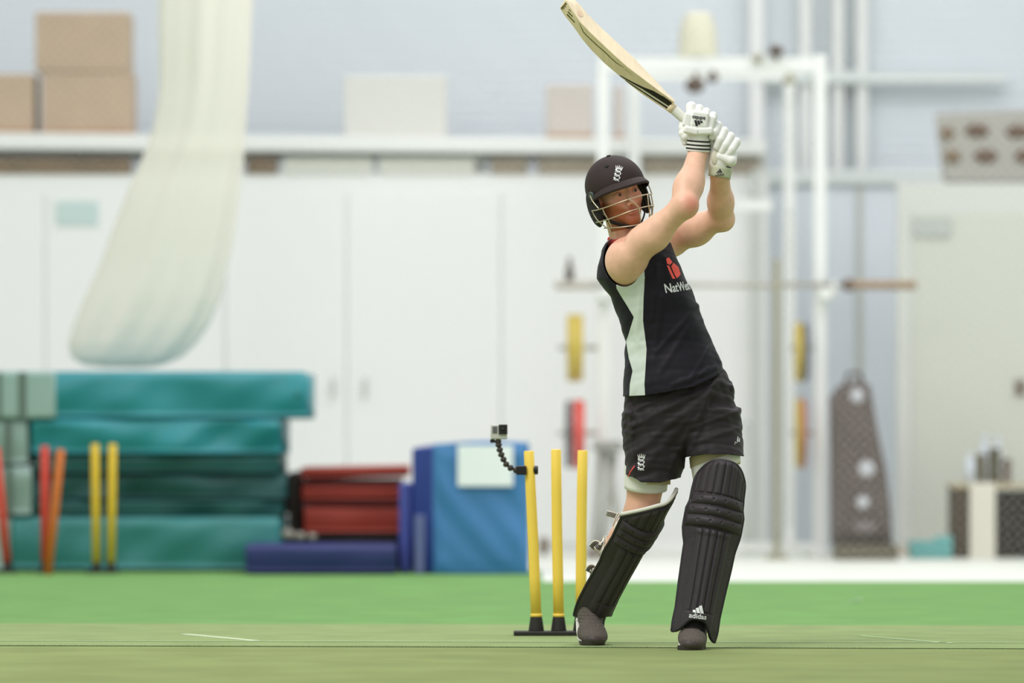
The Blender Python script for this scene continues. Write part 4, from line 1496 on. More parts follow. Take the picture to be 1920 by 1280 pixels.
# arm holes: stretched cylinders through the shoulders
def armhole(c, ax, up, ru, rw):
    ax = ax / np.linalg.norm(ax)
    up = up - ax * (up @ ax)
    up = up / np.linalg.norm(up)
    ww = np.cross(ax, up)
    def g(v):
        w = v - c
        side = w @ ax
        a, b_ = (w @ up) / ru, (w @ ww) / rw
        return np.where(side > -.02, (1 - np.sqrt(a * a + b_ * b_)) * min(ru, rw), -1)
    return g
gR = armhole(p(1172, 490, -.05), np.array([-.22, -.97, 0.]), np.array([-.35, 0, 1.0]), .094, .070)
gL = armhole(p(1260, 478, .08), np.array([.45, .9, 0.1]), np.array([.1, 0, 1.0]), .085, .07)
V, F = clip(V, F, gR)
V, F = clip(V, F, gL)
# side panel boundary (pixels, seen from the hall's axis) and the navy remainder
pan = [(1207, 500, 1160), (1200, 505, 0)]
def poly_in(v, pts):
    """signed: negative inside polygon given in (px,py); front (camera side) half only"""
    k = FPX / v[:, 1]
    x, y = 960 + v[:, 0] * k, HOR - (v[:, 2] - CAMH) * k
    pts = np.array(pts, float)
    n = len(pts)
    d = np.full(len(v), 1e9)
    ins = np.zeros(len(v), bool)
    for i in range(n):
        a, b_ = pts[i], pts[(i + 1) % n]
        e = b_ - a
        t = np.clip(((x - a[0]) * e[0] + (y - a[1]) * e[1]) / (e @ e), 0, 1)
        d = np.minimum(d, np.hypot(x - a[0] - e[0] * t, y - a[1] - e[1] * t))
        cnd = ((a[1] > y) != (b_[1] > y)) & (x < (b_[0] - a[0]) * (y - a[1]) / (b_[1] - a[1] + 1e-12) + a[0])
        ins ^= cnd
    s = np.where(ins, -d, d) / 520
    return np.where(v[:, 1] < D0 + .0, s, .05)
panel = [(1160, 470), (1196, 470), (1207, 494), (1209, 520), (1207, 560), (1206, 600), (1210, 630), (1213, 655), (1211, 690), (1209, 720), (1211, 760), (1180, 760), (1182, 720), (1187, 695), (1180, 672), (1175, 640), (1179, 628), (1189, 594), (1176, 572), (1157, 541), (1156, 535)]
Vp, Fp = clip(V, F, lambda v: poly_in(v, panel))
Vn, Fn = clip(V, F, lambda v: -poly_in(v, panel))
shirt_o = np_mesh('shirt', Vn, Fn, m_navyc, person, solid=.0025)
np_mesh('side_panel', Vp, Fp, m_side, shirt_o, solid=.0025)
shirt_all = [BVHTree.FromPolygons([Vector(v) for v in VV.tolist()], [tuple(f) for f in FF.tolist()]) for VV, FF in ((Vn, Fn), (Vp, Fp))]
# coral collar and pale neck trim
col = []
up = -nax
e1 = np.cross(up, [0, 1, 0]); e1 /= np.linalg.norm(e1)
e2 = np.cross(up, e1)
cc = ns + up * .030
ring = [cc + e1 * (.066 * math.cos(a)) + e2 * (.068 * math.sin(a)) for a in np.linspace(0, 2 * math.pi, 40)]
def collarf(u, v):
    a = u * 2 * math.pi
    rr = .072 - .007 * v
    return ns + up * (.026 + .034 * v) + e1 * (rr * math.cos(a)) + e2 * (rr * math.sin(a))
MB().grid(collarf, 48, 6, True).build('collar', m_coral, shirt_o, smooth=True, solid=.003, label='coral red collar band')
# chest emblem: three coral lozenges and the sponsor's word
o1 = p(1274, 505, -.2)
cx1 = Vector((.93, .0, .10))
def rel(pts):
    return [((x - 1274) / 520, -(y - 505) / 520) for x, y in pts]
em = [[(1262, 485), (1269, 482), (1275, 491), (1268, 496), (1262, 494)], [(1261, 497), (1266, 498), (1274, 522), (1268, 522)], [(1270, 499), (1277, 492), (1289, 500), (1291, 513), (1277, 521)],
      ]
V2, F2 = [], []
for e in em:
    n = len(V2)
    V2 += rel(e)
    F2.append(tuple(range(n, n + len(e))))
decal('chest_emblem', [(x * 1.30, y) for x, y in V2], F2, p(1272, 505, -.12), (.78, .62, 0), (0, 0, 1), shirt_all, m_coral, shirt_o, lift=.004)
tv, tf = text_polys('NatWest', 19 / 520, .0006)
decal('chest_lettering', [(v[0] * .95, v[1] * 1.25) for v in tv], tf, p(1285, 545, -.12), (.78, .62, .12), (0, 0, 1), shirt_all, m_white_print, shirt_o, lift=.004, cuts=1)

# ---------------------------------------------------------------- shorts
sh = [Prim('loft', rows([(680, 1190, 1350, .11, 0), (705, 1178, 1362, .117, 0), (722, 1175, 1370, .122, 0), (745, 1173, 1375, .13, 0), (780, 1172, 1378, .135, 0), (812, 1174, 1380, .125, 0), (836, 1180, 1375, .11, 0)]), k=.02),
      Prim('loft', rows([(780, 1172, 1300, .12, 0), (820, 1173, 1296, .118, -.01), (850, 1174, 1285, .116, -.02), (880, 1174, 1277, .115, -.02), (925, 1173, 1268, .115, -.03)]), k=.03),
      Prim('loft', rows([(770, 1262, 1384, .12, 0), (800, 1270, 1386, .12, -.01), (830, 1278, 1389, .12, -.03), (858, 1284, 1392, .12, -.05), (880, 1288, 1394, .12, -.06)]), k=.03)]
sfo = [((1350, 715), (1190, 795), 6, .007), ((1330, 735), (1185, 850), 7, .007), ((1320, 750), (1200, 880), 8, .006), ((1285, 725), (1185, 770), 4, .005), ((1345, 705), (1300, 800), 6, .008),
       ((1385, 770), (1300, 800), 4, .005), ((1388, 800), (1300, 830), 5, .005), ((1180, 760), (1190, 860), 4, .004), ((1172, 776), (1186, 780), 4, .007), ((1171, 795), (1186, 800), 3, .006), ((1171, 810), (1184, 814), 3, .005),
       ((1180, 742), (1215, 742), 4, .004), ((1310, 800), (1290, 850), 5, .005), ((1296, 790), (1255, 880), 6, .005), ((1372, 705), (1372, 730), 4, .005)]
SS = [(p(*a), p(*b_), r_(w), amp) for a, b_, w, amp in sfo]
def shorts_disp(Pt):
    d = .0026 * cloth_noise(Pt, 24, 1.0) + .0014 * cloth_noise(Pt, 55, 3.0)
    for a, b_, w, amp in SS:
        d = d + fold(Pt, a, b_, w, amp * 1.0)
    return d
lo = np.min([s.lo for s in sh], axis=0)
hi = np.max([s.hi for s in sh], axis=0)
V, F = surf_nets(*[np.arange(lo[i], hi[i] + .005, .005) for i in range(3)], sh, shorts_disp)
xs_h = np.array([p(a, 0)[0] for a in (1165, 1176, 1180, 1186, 1200, 1235, 1268, 1282, 1283.5, 1292, 1320, 1360, 1400)])
zs_h = np.array([p(0, b_)[2] for b_ in (887, 889, 893, 893, 903, 904, 896, 892, 857, 855, 851, 851, 856)])
V, F = clip(V, F, lambda v: np.interp(v[:, 0], xs_h, zs_h) - v[:, 2])
V, F = clip(V, F, lambda v: v[:, 2] - p(0, 692)[2])
shorts_o = np_mesh('shorts', V, F, m_shorts, person, solid=.003)
sb = [BVHTree.FromPolygons([Vector(v) for v in V.tolist()], [tuple(f) for f in F.tolist()])]
cv, cf = crest(14 / 520)
decal('leg_crest', cv, cf, p(1203, 872, -.2), (1, 0, -.03), (0, 0, 1), sb, m_white_print, shorts_o, lift=.0045, cuts=0)
em = [[(0, 0), (3, 0), (3.5, 14), (2.5, 14)], [(3.6, 0), (6, 0), (7, 12), (6, 12)], [(-4, 2), (-1, 1), (1, 8), (0, 9)], [(-4, -2), (5, -1), (5, .5), (-4, 0)]]
V2, F2 = [], []
for e in em:
    n = len(V2)
    V2 += [(x / 520, y / 520) for x, y in e]
    F2.append(tuple(range(n, n + 4)))
decal('leg_emblem', V2, F2, p(1383, 831, -.2), (1, 0, 0), (0, 0, 1), sb, m_white_print, shorts_o, lift=.0045, cuts=0)
MB().tube([p(1178, 893, -.115), p(1182, 884, -.125), p(1190, 873, -.13)], .0022, 8).build('coral_seam', m_coral, shorts_o, smooth=True)

# compression shorts: white bands with the beige thigh pad above
def leg_shell(nm, a, b_, ra, rb, t0, t1, m, par, tilt=(0, 0, 0), n=40, lab=None):
    ax = (b_ - a)
    L = np.linalg.norm(ax)
    ax = ax / L
    u = np.cross(ax, [0, 1, 0]); u /= np.linalg.norm(u)
    w = np.cross(ax, u)
    tl = np.array(tilt)
    def fn(uu, v):
        an = uu * 2 * math.pi
        t = t0 + (t1 - t0) * v
        r = ra + (rb - ra) * t
        q_ = a + ax * (L * t) + u * (r * math.cos(an)) + w * (r * math.sin(an))
        return q_ + ax * ((q_ - a - ax * (L * t)) @ tl)
    return MB().grid(fn, n, 8, True).build(nm, m, par, smooth=True, solid=.003, label=lab)
us = leg_shell('undershorts', p(1214, 860, -.01), p(1210, 930, -.01), .079, .073, .1, .80, m_wcomp, person, tilt=(.0, -.22, 0))
leg_shell('thigh_pad', p(1224, 850, -.03), p(1224, 916, -.03), .064, .060, .5, .88, m_beige, us, lab='beige thigh pad edge under the shorts')
us2 = leg_shell('undershorts', p(1336, 815, -.035), p(1347, 905, -.055), .092, .084, .35, .80, m_wcomp, person, tilt=(-.32, 0, 0))
leg_shell('thigh_pad', p(1338, 810, -.035), p(1344, 880, -.045), .094, .091, .45, .74, m_beige, us2, tilt=(-.25, 0, 0), lab='beige thigh pad edge under the shorts')

# ---------------------------------------------------------------- helmet
CEN = np.array([.003, -.012, .028])
rx, ry, rz = .102, .119, .107
def rim(a):
    """height of the shell's lower edge at azimuth a (0 = front)"""
    f = math.cos(a)
    return .030 + .012 * max(f, 0) - .055 * max(-f, 0) ** .8 - .030 * (1 - abs(f)) ** 1.5
def dome(u, v):
    a = u * 2 * math.pi
    zr = (rim(a) - CEN[2]) / rz
    th1 = math.acos(max(-1, min(1, zr)))
    th = th1 * (1 - v)
    s = math.sin(th)
    return H(CEN[0] + rx * s * math.sin(a), CEN[1] + ry * s * math.cos(a), CEN[2] + rz * math.cos(th))
helmet = MB().grid(dome, 80, 40, True).build('helmet', m_helm, person, smooth=True, solid=.004)
def peak(u, v):
    a = math.radians(-100 + 200 * u)
    zr = (rim(a) - CEN[2]) / rz
    s = math.sin(math.acos(max(-1, min(1, zr))))
    k = math.cos(a * .9) ** 1.0 if abs(a) < math.radians(99) else 0
    k = max(k, 0) ** .8
    ext = .003 + .026 * k * v
    dn = -.002 - .014 * v * k ** .5 - .006 * v * v
    x = (rx * s + ext * .75) * math.sin(a)
    y = CEN[1] + (ry * s + ext * 1.1) * math.cos(a)
    return H(x, y, rim(a) + dn + .003)
MB().grid(peak, 70, 12).build('peak', m_helm, helmet, smooth=True, solid=.005)
pts = [peak(i / 60, 1.0) for i in range(61)]
MB().tube([np.array(q_) for q_ in pts], .0032, 8).build('peak_piping', m_helm, helmet, smooth=True)
hb = [bvh_of(helmet)]
def ear(s):
    def fn(u, v):
        a = u * 2 * math.pi
        rr = v
        yy = -.012 + .046 * rr * math.cos(a)
        zz = -.030 + .062 * rr * math.sin(a) - .010 * math.cos(a) * rr
        xx = .090 + .012 * math.sqrt(max(0, 1 - rr * rr)) - .10 * (yy - .0) ** 2 * 20 * .1
        return H(s * xx, yy, zz)
    g_ = MB().grid(fn, 32, 12, True).build('ear_guard', m_helmin, helmet, smooth=True, solid=.010)
    def strap(t):
        return H(s * (.088 - .066 * t ** 1.5), .005 + .075 * t, -.05 - .072 * t ** .8)
    MB().tube([strap(i / 10) for i in range(11)], .009, 10, flat=((ax_ * s), .35)).build('chin_strap', m_helmin, helmet, smooth=True)
    MB().tube([H(s * .103, .012, .020), H(s * .111, .014, .020)], .015, 18).build('grille_bolt_cover', mat('dark_green_grey', (64, 76, 70), .4) if s < 0 else m_helmin, helmet, bevel=.003)
    return g_
ear(-1)
ear(1)
MB().tube([H(-.024, .080, -.121), H(0, .088, -.125), H(.024, .080, -.121)], .010, 10, flat=(az_, .5)).build('chin_cup', m_helmin, helmet, smooth=True)
# padding inside the shell just above the brow
MB().tube([H(.088 * math.sin(a), -.012 + .100 * math.cos(a), .030 + .010 * math.cos(a)) for a in np.radians(np.linspace(-100, 100, 31))], .010, 10).build('brow_padding', m_helmin, helmet, smooth=True)
def bar(pts, r=.0023, n=24):
    """smooth wire through local points"""
    P_ = [np.array(H(*q_)) for q_ in pts]
    out = []
    for i in range(len(P_) - 1):
        p0, p1, p2, p3 = P_[max(i - 1, 0)], P_[i], P_[i + 1], P_[min(i + 2, len(P_) - 1)]
        for k in range(8):
            t = k / 8
            out.append(.5 * ((2 * p1) + (-p0 + p2) * t + (2 * p0 - 5 * p1 + 4 * p2 - p3) * t * t + (-p0 + 3 * p1 - 3 * p2 + p3) * t ** 3))
    out.append(P_[-1])
    return out, r
def hoop(z0, z1, w, f, back=.0, n=13):
    """wire from one cheek to the other, bulging forwards"""
    pts = []
    for i in range(n):
        a = math.radians(-92 + 184 * i / (n - 1))
        pts.append((w * math.sin(a), back + (f - back) * max(math.cos(a), -.05), z0 + (z1 - z0) * math.cos(a) ** 2))
    return pts
g = MB()
wires = [hoop(-.034, -.020, .113, .146), hoop(-.078, -.062, .108, .146), hoop(-.105, -.118, .092, .130, back=.02),
         [(-.024, .146, -.022), (-.012, .151, -.04), (0, .150, -.058), (.0, .147, -.085), (0, .137, -.108)],
         [(.056, .130, -.021), (.050, .136, -.04), (.047, .135, -.058), (.047, .128, -.085), (.045, .118, -.106)],
         [(-.111, .012, .022), (-.112, .024, .0), (-.108, .050, -.030)],
         [(.111, .012, .030), (.114, .026, .004), (.108, .050, -.030)],
         [(-.113, .0, -.034), (-.112, .006, -.052), (-.108, .020, -.075), (-.092, .040, -.106)],
         [(.113, .0, -.034), (.112, .006, -.052), (.108, .020, -.075), (.092, .040, -.106)],
         [(-.099, .062, -.032), (-.097, .064, -.05), (-.092, .068, -.074), (-.082, .06, -.107)],
         [(.099, .062, -.032), (.097, .064, -.05), (.092, .068, -.074), (.082, .06, -.107)]]
for w_ in wires:
    pts, rr = bar(w_)
    g.tube(pts, rr, 8)
g.build('face_grille', m_grille, helmet, smooth=True)
for a in (-.62, -.02):
    d_ = np.array(dome((a / (2 * math.pi)) % 1, .5 if a < -.3 else .93))
    cq = H(*CEN)
    n_ = (d_ - cq) / np.linalg.norm(d_ - cq)
    MB().tube([d_ + n_ * .002, d_ + n_ * .008], .008, 14).build('vent_button', m_helmin, helmet, bevel=.002)
cv, cf = crest(13.5 / 520)
co = p(1159, 326, -.3)
decal('helmet_crest', cv, cf, co, (.975, 0, -.22), (.22, 0, 1), hb, m_white_print, helmet, lift=.0085, cuts=0)
# ---------------------------------------------------------------- bat
def lerp(a, b, t):
    return a + (b - a) * t
ob = -.135
st = [  # ridge M, top edge T, bottom spine B  (px, px) and depths relative to the bat axis
    ((1059.5, -1), (1068, -6), (1052, 10), .035),
    ((1062, 1), (1073, -4), (1050, 16), .045),
    ((1073, 19), (1086, 7), (1059, 30), .052),
    ((1087, 40), (1100.6, 25.4), (1076, 51), .055),
    ((1106, 60), (1120, 45), (1091.5, 73.5), .055),
    ((1126, 79), (1140, 64), (1110, 95), .055),
    ((1151, 102.5), (1165, 87), (1134.5, 119.5), .055),
    ((1176, 125), (1190, 110), (1160, 141), .052),
    ((1198, 141.5), (1209, 130), (1181, 158.5), .05),
    ((1220, 158), (1228, 149.5), (1203, 175.5), .045),
    ((1244, 176), (1248, 171.5), (1228, 192.5), .038),
    ((1260, 188), (1263, 185), (1246, 204), .030),
    ((1264, 191), (1266, 189.5), (1250, 208), .022)]
bat = thing('cricket_bat', 'pale willow cricket bat with dark stripes and white grip held up by the batter', 'bat', p(1212, 160, ob))
sec = []
for M_, T_, B_, dd in st:
    m3, t3, b3 = p(M_[0], M_[1], ob - dd), p(T_[0], T_[1], ob + .03), p(B_[0], B_[1], ob - .004)
    n_ = np.array([.68, 0, .73])
    # flat face T-M, rounded edges, ridge B on the back
    ring = [lerp(m3, t3, .02), lerp(m3, t3, .5), t3, t3 + np.array([-.003, .008, -.003]) , lerp(t3, b3, .5) + np.array([.0, .012, .0]), lerp(t3, b3, .86) + np.array([0, .006, 0]), b3,
            lerp(b3, m3, .35) , lerp(b3, m3, .72), lerp(b3, m3, .97)]
    sec.append(ring)
V, F = [], []
for r in sec:
    V += r
nr = len(sec[0])
for i in range(len(sec) - 1):
    for k in range(nr):
        F.append((i * nr + k, i * nr + (k + 1) % nr, (i + 1) * nr + (k + 1) % nr, (i + 1) * nr + k))
F.append(tuple(range(nr)))
F.append(tuple(range(len(V) - 1, len(V) - 1 - nr, -1)))
m_willow = mat('willow', (228, 212, 176), .45, noise=.05, nscale=9, stretch=(6, 1, 1))
blade = MB().add(V, F).build('blade', m_willow, bat, smooth=True)
blade.data.set_sharp_from_angle(angle=math.radians(26))
bbv = [bvh_of(blade)]
def bp(s, w, lift=.0016):
    """point on the visible back slope: s along the sections, w from ridge M (0) to spine B (1)"""
    i = min(int(s), len(st) - 2)
    f = s - i
    m3 = lerp(sec[i][0], sec[i + 1][0], f)
    b3 = lerp(sec[i][6], sec[i + 1][6], f)
    return lerp(m3, b3, w) + np.array([-.35, -.7, -.35]) * lift
def bstrip(nm, pts, m):
    """pts: (s, w_upper, w_lower)"""
    V, F = [], []
    pts2 = []
    for i in range(len(pts) - 1):
        for k in range(5):
            t = k / 5
            pts2.append(tuple(lerp(np.array(pts[i]), np.array(pts[i + 1]), t)))
    pts2.append(pts[-1])
    for s, a, c_ in pts2:
        V += [bp(s, a), bp(s, c_)]
    for i in range(len(pts2) - 1):
        F.append((2 * i, 2 * i + 1, 2 * i + 3, 2 * i + 2))
    return MB().add(V, F).build(nm, m, blade, solid=.0006)
m_bp = mat('bat_black', (22, 20, 14), .5)
m_ol = mat('bat_olive_print', (96, 92, 48), .5)
bstrip('black_panel', [(7.05, .93, .98), (8, .70, .80), (8.8, .50, .66), (9.4, .28, .62), (10.2, .16, .58), (11.3, .14, .56), (11.75, .22, .50)], m_bp)
bstrip('black_stripe', [(7.6, .93, .97), (9, .78, .86), (10.5, .72, .84), (11.6, .70, .84)], m_bp)
bstrip('white_stripe', [(8.2, .80, .84), (9.2, .66, .76), (10.5, .60, .70), (11.7, .58, .68)], mat('bat_white', (214, 214, 196), .5))
bstrip('dark_line', [(2.9, .10, .12), (3.3, .26, .34), (3.7, .44, .52), (3.9, .42, .50), (5.6, .30, .38), (6.4, .32, .39), (6.9, .22, .26), (7.7, .30, .305)], m_ol)
for k, (s0, s1) in enumerate(((2.2, 3.0), (2.05, 2.6), (1.95, 2.25))):
    bstrip('toe_stripe', [(s0 - .2, .62 - .22 * k, .76 - .22 * k), (s1 - .2, .50 - .2 * k, .62 - .2 * k)], m_ol)
tv, tf = text_polys('adidas', .026, .0006)
ux = np.array(bp(2.0, .5)) - np.array(bp(1.0, .5))
mdir = np.array(bp(1.2, .0)) - np.array(bp(1.2, 1.0))
tx = Vector(-mdir).normalized()
ty = Vector(ux).normalized()
V2 = []
oo = Vector(bp(1.35, .52, .002))
b_ = MB()
b_.add([oo + tx * v[0] * .62 + ty * (v[1] - .016) * .7 for v in tv], tf)
b_.build('toe_lettering', m_ol, blade, solid=.0004)
fM, fT, fM2 = sec[3][0], sec[3][2], sec[4][0]
fu = Vector(fM2 - fM).normalized()
fv = Vector(fT - fM).normalized()
fn_ = fu.cross(fv)
if fn_.y > 0:
    fv = -fv
cpt = lerp(lerp(sec[2][0], sec[2][2], .45), lerp(sec[3][0], sec[3][2], .45), .6)
ring_ = [(.013 * math.cos(a) , .020 * math.sin(a)) for a in np.linspace(0, 2 * math.pi, 24, endpoint=False)]
decal('ball_mark', ring_, [tuple(range(24))], cpt, fu, fv, bbv, mat('ball_mark', (226, 196, 164), .5), blade, lift=.0008, cuts=0)
# splice and grip
MB().tube([p(1255, 198.5, ob), p(1258, 201, ob), p(1263, 205.3, ob)], [.0186, .0186, .0182], 20).build('splice', m_willow, bat, smooth=True)
hp = [p(1257, 200, ob), p(1275, 216, ob), p(1300, 236, ob + .0), p(1330, 262, ob + .0), p(1356, 284, ob), p(1371, 297, ob)]
V = []
path, rad = [], []
for i in range(len(hp) - 1):
    for k in range(10):
        path.append(lerp(hp[i], hp[i + 1], k / 10))
        rad.append(.0168 + .0006 * (k % 2))
path.append(hp[-1]); rad.append(.0185)
MB().tube(path, rad, 20).build('grip', mat('white_rubber_grip', (224, 226, 214), .6), bat, smooth=True)

# ---------------------------------------------------------------- gloves
og = ob
def G(x, y, o=0.0):
    return p(x, y, og + o)
def glove(nm, prims, h=.0022, m=None, disp=None):
    return implicit(nm, prims, h, m or m_white_leather, person, disp=disp)
K1 = .004
# right glove: back of the hand to the camera
Rz = lambda deg: np.array(Matrix.Rotation(math.radians(deg), 3, 'Y'))
prims = [
    Prim('el', G(1309, 232, -.030), (.052, .026, .052), k=.012),
    Prim('rc', G(1309, 243, -.020), G(1309, 262, -.015), .040, .036, k=.014),
]
# raised pads across the back
for (x, y, w, hh, dg, oo) in ((1312, 224, .031, .029, 8, -.050), (1289, 225, .0155, .026, 14, -.045), (1334, 231, .0125, .028, 16, -.040),
                              (1296, 245, .028, .0135, 12, -.054), (1322, 246, .028, .0135, -2, -.052)):
    prims.append(Prim('bx', G(x, y, oo), (w, .012, hh) if hh > .016 else (w, .013, hh), R=Rz(dg), r=.009, k=.0016))
# fingers: knuckle block, then over the handle and back
for (x0, y0, x1, y1, r) in ((1296, 216, 1296, 200, .0185), (1309, 214, 1311, 204, .0165), (1322, 216, 1324, 210, .0160), (1334, 222, 1337, 217, .0150)):
    prims.append(Prim('rc', G(x0, y0, -.034), G(x1, y1, -.022), r, r, k=.002))
    prims.append(Prim('rc', G(x1, y1, -.018), G(x1 + 1, y1 + 1, .012), r, r * .95, k=.002))
    prims.append(Prim('rc', G(x1 + 1, y1 + 2, .016), G(x1 - 4, y1 + 18, .030), r * .95, r * .85, k=.002))
# thumb along the left edge
prims.append(Prim('rc', G(1286, 256, -.012), G(1281, 240, .0), .017, .017, k=.006))
prims.append(Prim('rc', G(1281, 240, .0), G(1280, 222, .014), .016, .014, k=.003))
prims.append(Prim('rc', G(1284, 268, -.006), G(1279, 250, -.010), .010, .013, k=.004))
rg = glove('batting_glove', prims)
gb = [bvh_of(rg)]
lv, lf = logo3(25 / 520)
decal('glove_logo', lv, lf, G(1312, 221, -.2), (-math.cos(math.radians(7)), 0, math.sin(math.radians(7))), (0, 0, -1), gb, m_black_print, rg, lift=.0014, cuts=0)
def cuff(nm, a, b_, r0, r1, stripes, par, m=m_glovecuff):
    a, b_ = np.array(a), np.array(b_)
    ax = b_ - a
    L = np.linalg.norm(ax)
    ax = ax / L
    u = np.cross(ax, [0, 1, 0]); u /= np.linalg.norm(u)
    w = np.cross(ax, u)
    def fn(off, v0, v1):
        def f(uu, v):
            an = uu * 2 * math.pi
            t = v0 + (v1 - v0) * v
            r = r0 + (r1 - r0) * t + off
            return a + ax * (L * t) + u * (r * math.cos(an)) + w * (r * .92 * math.sin(an))
        return f
    c_ = MB().grid(fn(0, 0, 1), 40, 10, True).build(nm, m, par, smooth=True, solid=.003)
    for s in stripes:
        MB().grid(fn(.0032, s - .055, s + .055), 40, 3, True).build('stripe', m_black_print, c_, smooth=True, solid=.0008)
    return c_
cuff('cuff', G(1310.5, 256, -.015), G(1308.5, 284, -.010), .037, .0405, (.30, .56, .80), rg)

# left glove: fingers wrapped towards the camera, palm heel below
prims = [
    Prim('el', G(1352, 292, -.004), (.036, .034, .040), k=.012),
    Prim('rc', G(1340, 275, .006), G(1342, 305, -.004), .020, .028, k=.012),
    Prim('rc', G(1352, 305, -.004), G(1350, 322, .0), .034, .032, k=.014),
    Prim('rc', G(1350, 293, -.030), G(1371, 301, -.034), .0165, .0200, k=.004),   # thumb pad
    Prim('rc', G(1371, 301, -.034), G(1375, 290, -.020), .0190, .0150, k=.004),
]
for (x0, y0, x1, y1, x2, y2, r) in ((1346, 235, 1340, 248, 1336, 256, .0160), (1357, 246, 1350, 262, 1345, 275, .0175), (1369, 256, 1360, 272, 1354, 284, .0175), (1380, 266, 1371, 281, 1364, 290, .0168)):
    prims.append(Prim('rc', G(x0 - 2, y0 + 3, .020), G(x0, y0, -.016), r * .95, r, k=.002))
    prims.append(Prim('rc', G(x0, y0 + 1, -.018), G(x1, y1, -.036), r, r, k=.0015))
    prims.append(Prim('rc', G(x1 - 1, y1 + 3, -.037), G(x2, y2, -.033), r * .92, r * .85, k=.0012))
lg = glove('batting_glove', prims)
gb = [bvh_of(lg)]
# beige palm patch
Vg = np.array([v.co[:] for v in lg.data.vertices])
lc = cuff('cuff', G(1352, 308, .0), G(1349, 330, .0), .033, .0365, (.18, .45, .72), lg)
def tabf(uu, v):
    an = math.radians(200 + 150 * uu)
    a, b__ = G(1352, 313, .0), G(1348, 333, .0)
    c_ = lerp(a, b__, v)
    u = np.array([1, 0, -.1])
    w = np.array([0, 1, 0])
    sl = .006 * (uu - .5)
    return c_ + u * (.0415 * math.cos(an)) + w * (.0405 * math.sin(an)) + np.array([0, 0, sl * -1.0])
tab = MB().grid(tabf, 24, 6).build('wrist_tab', m_tab, lg, smooth=True, solid=.003, label='pale green wrist strap with a dark logo')
tb = [bvh_of(tab)]
lv, lf = logo3(17 / 520)
decal('tab_logo', lv, lf, G(1352, 321.5, -.2), (1, 0, .12), (0, 0, 1), tb, m_black_print, tab, lift=.008, cuts=0)
pp = [Prim('el', G(1342, 296, -.030), (.017, .010, .028), k=.004)]
implicit('palm_patch', pp, .002, m_palm, lg)

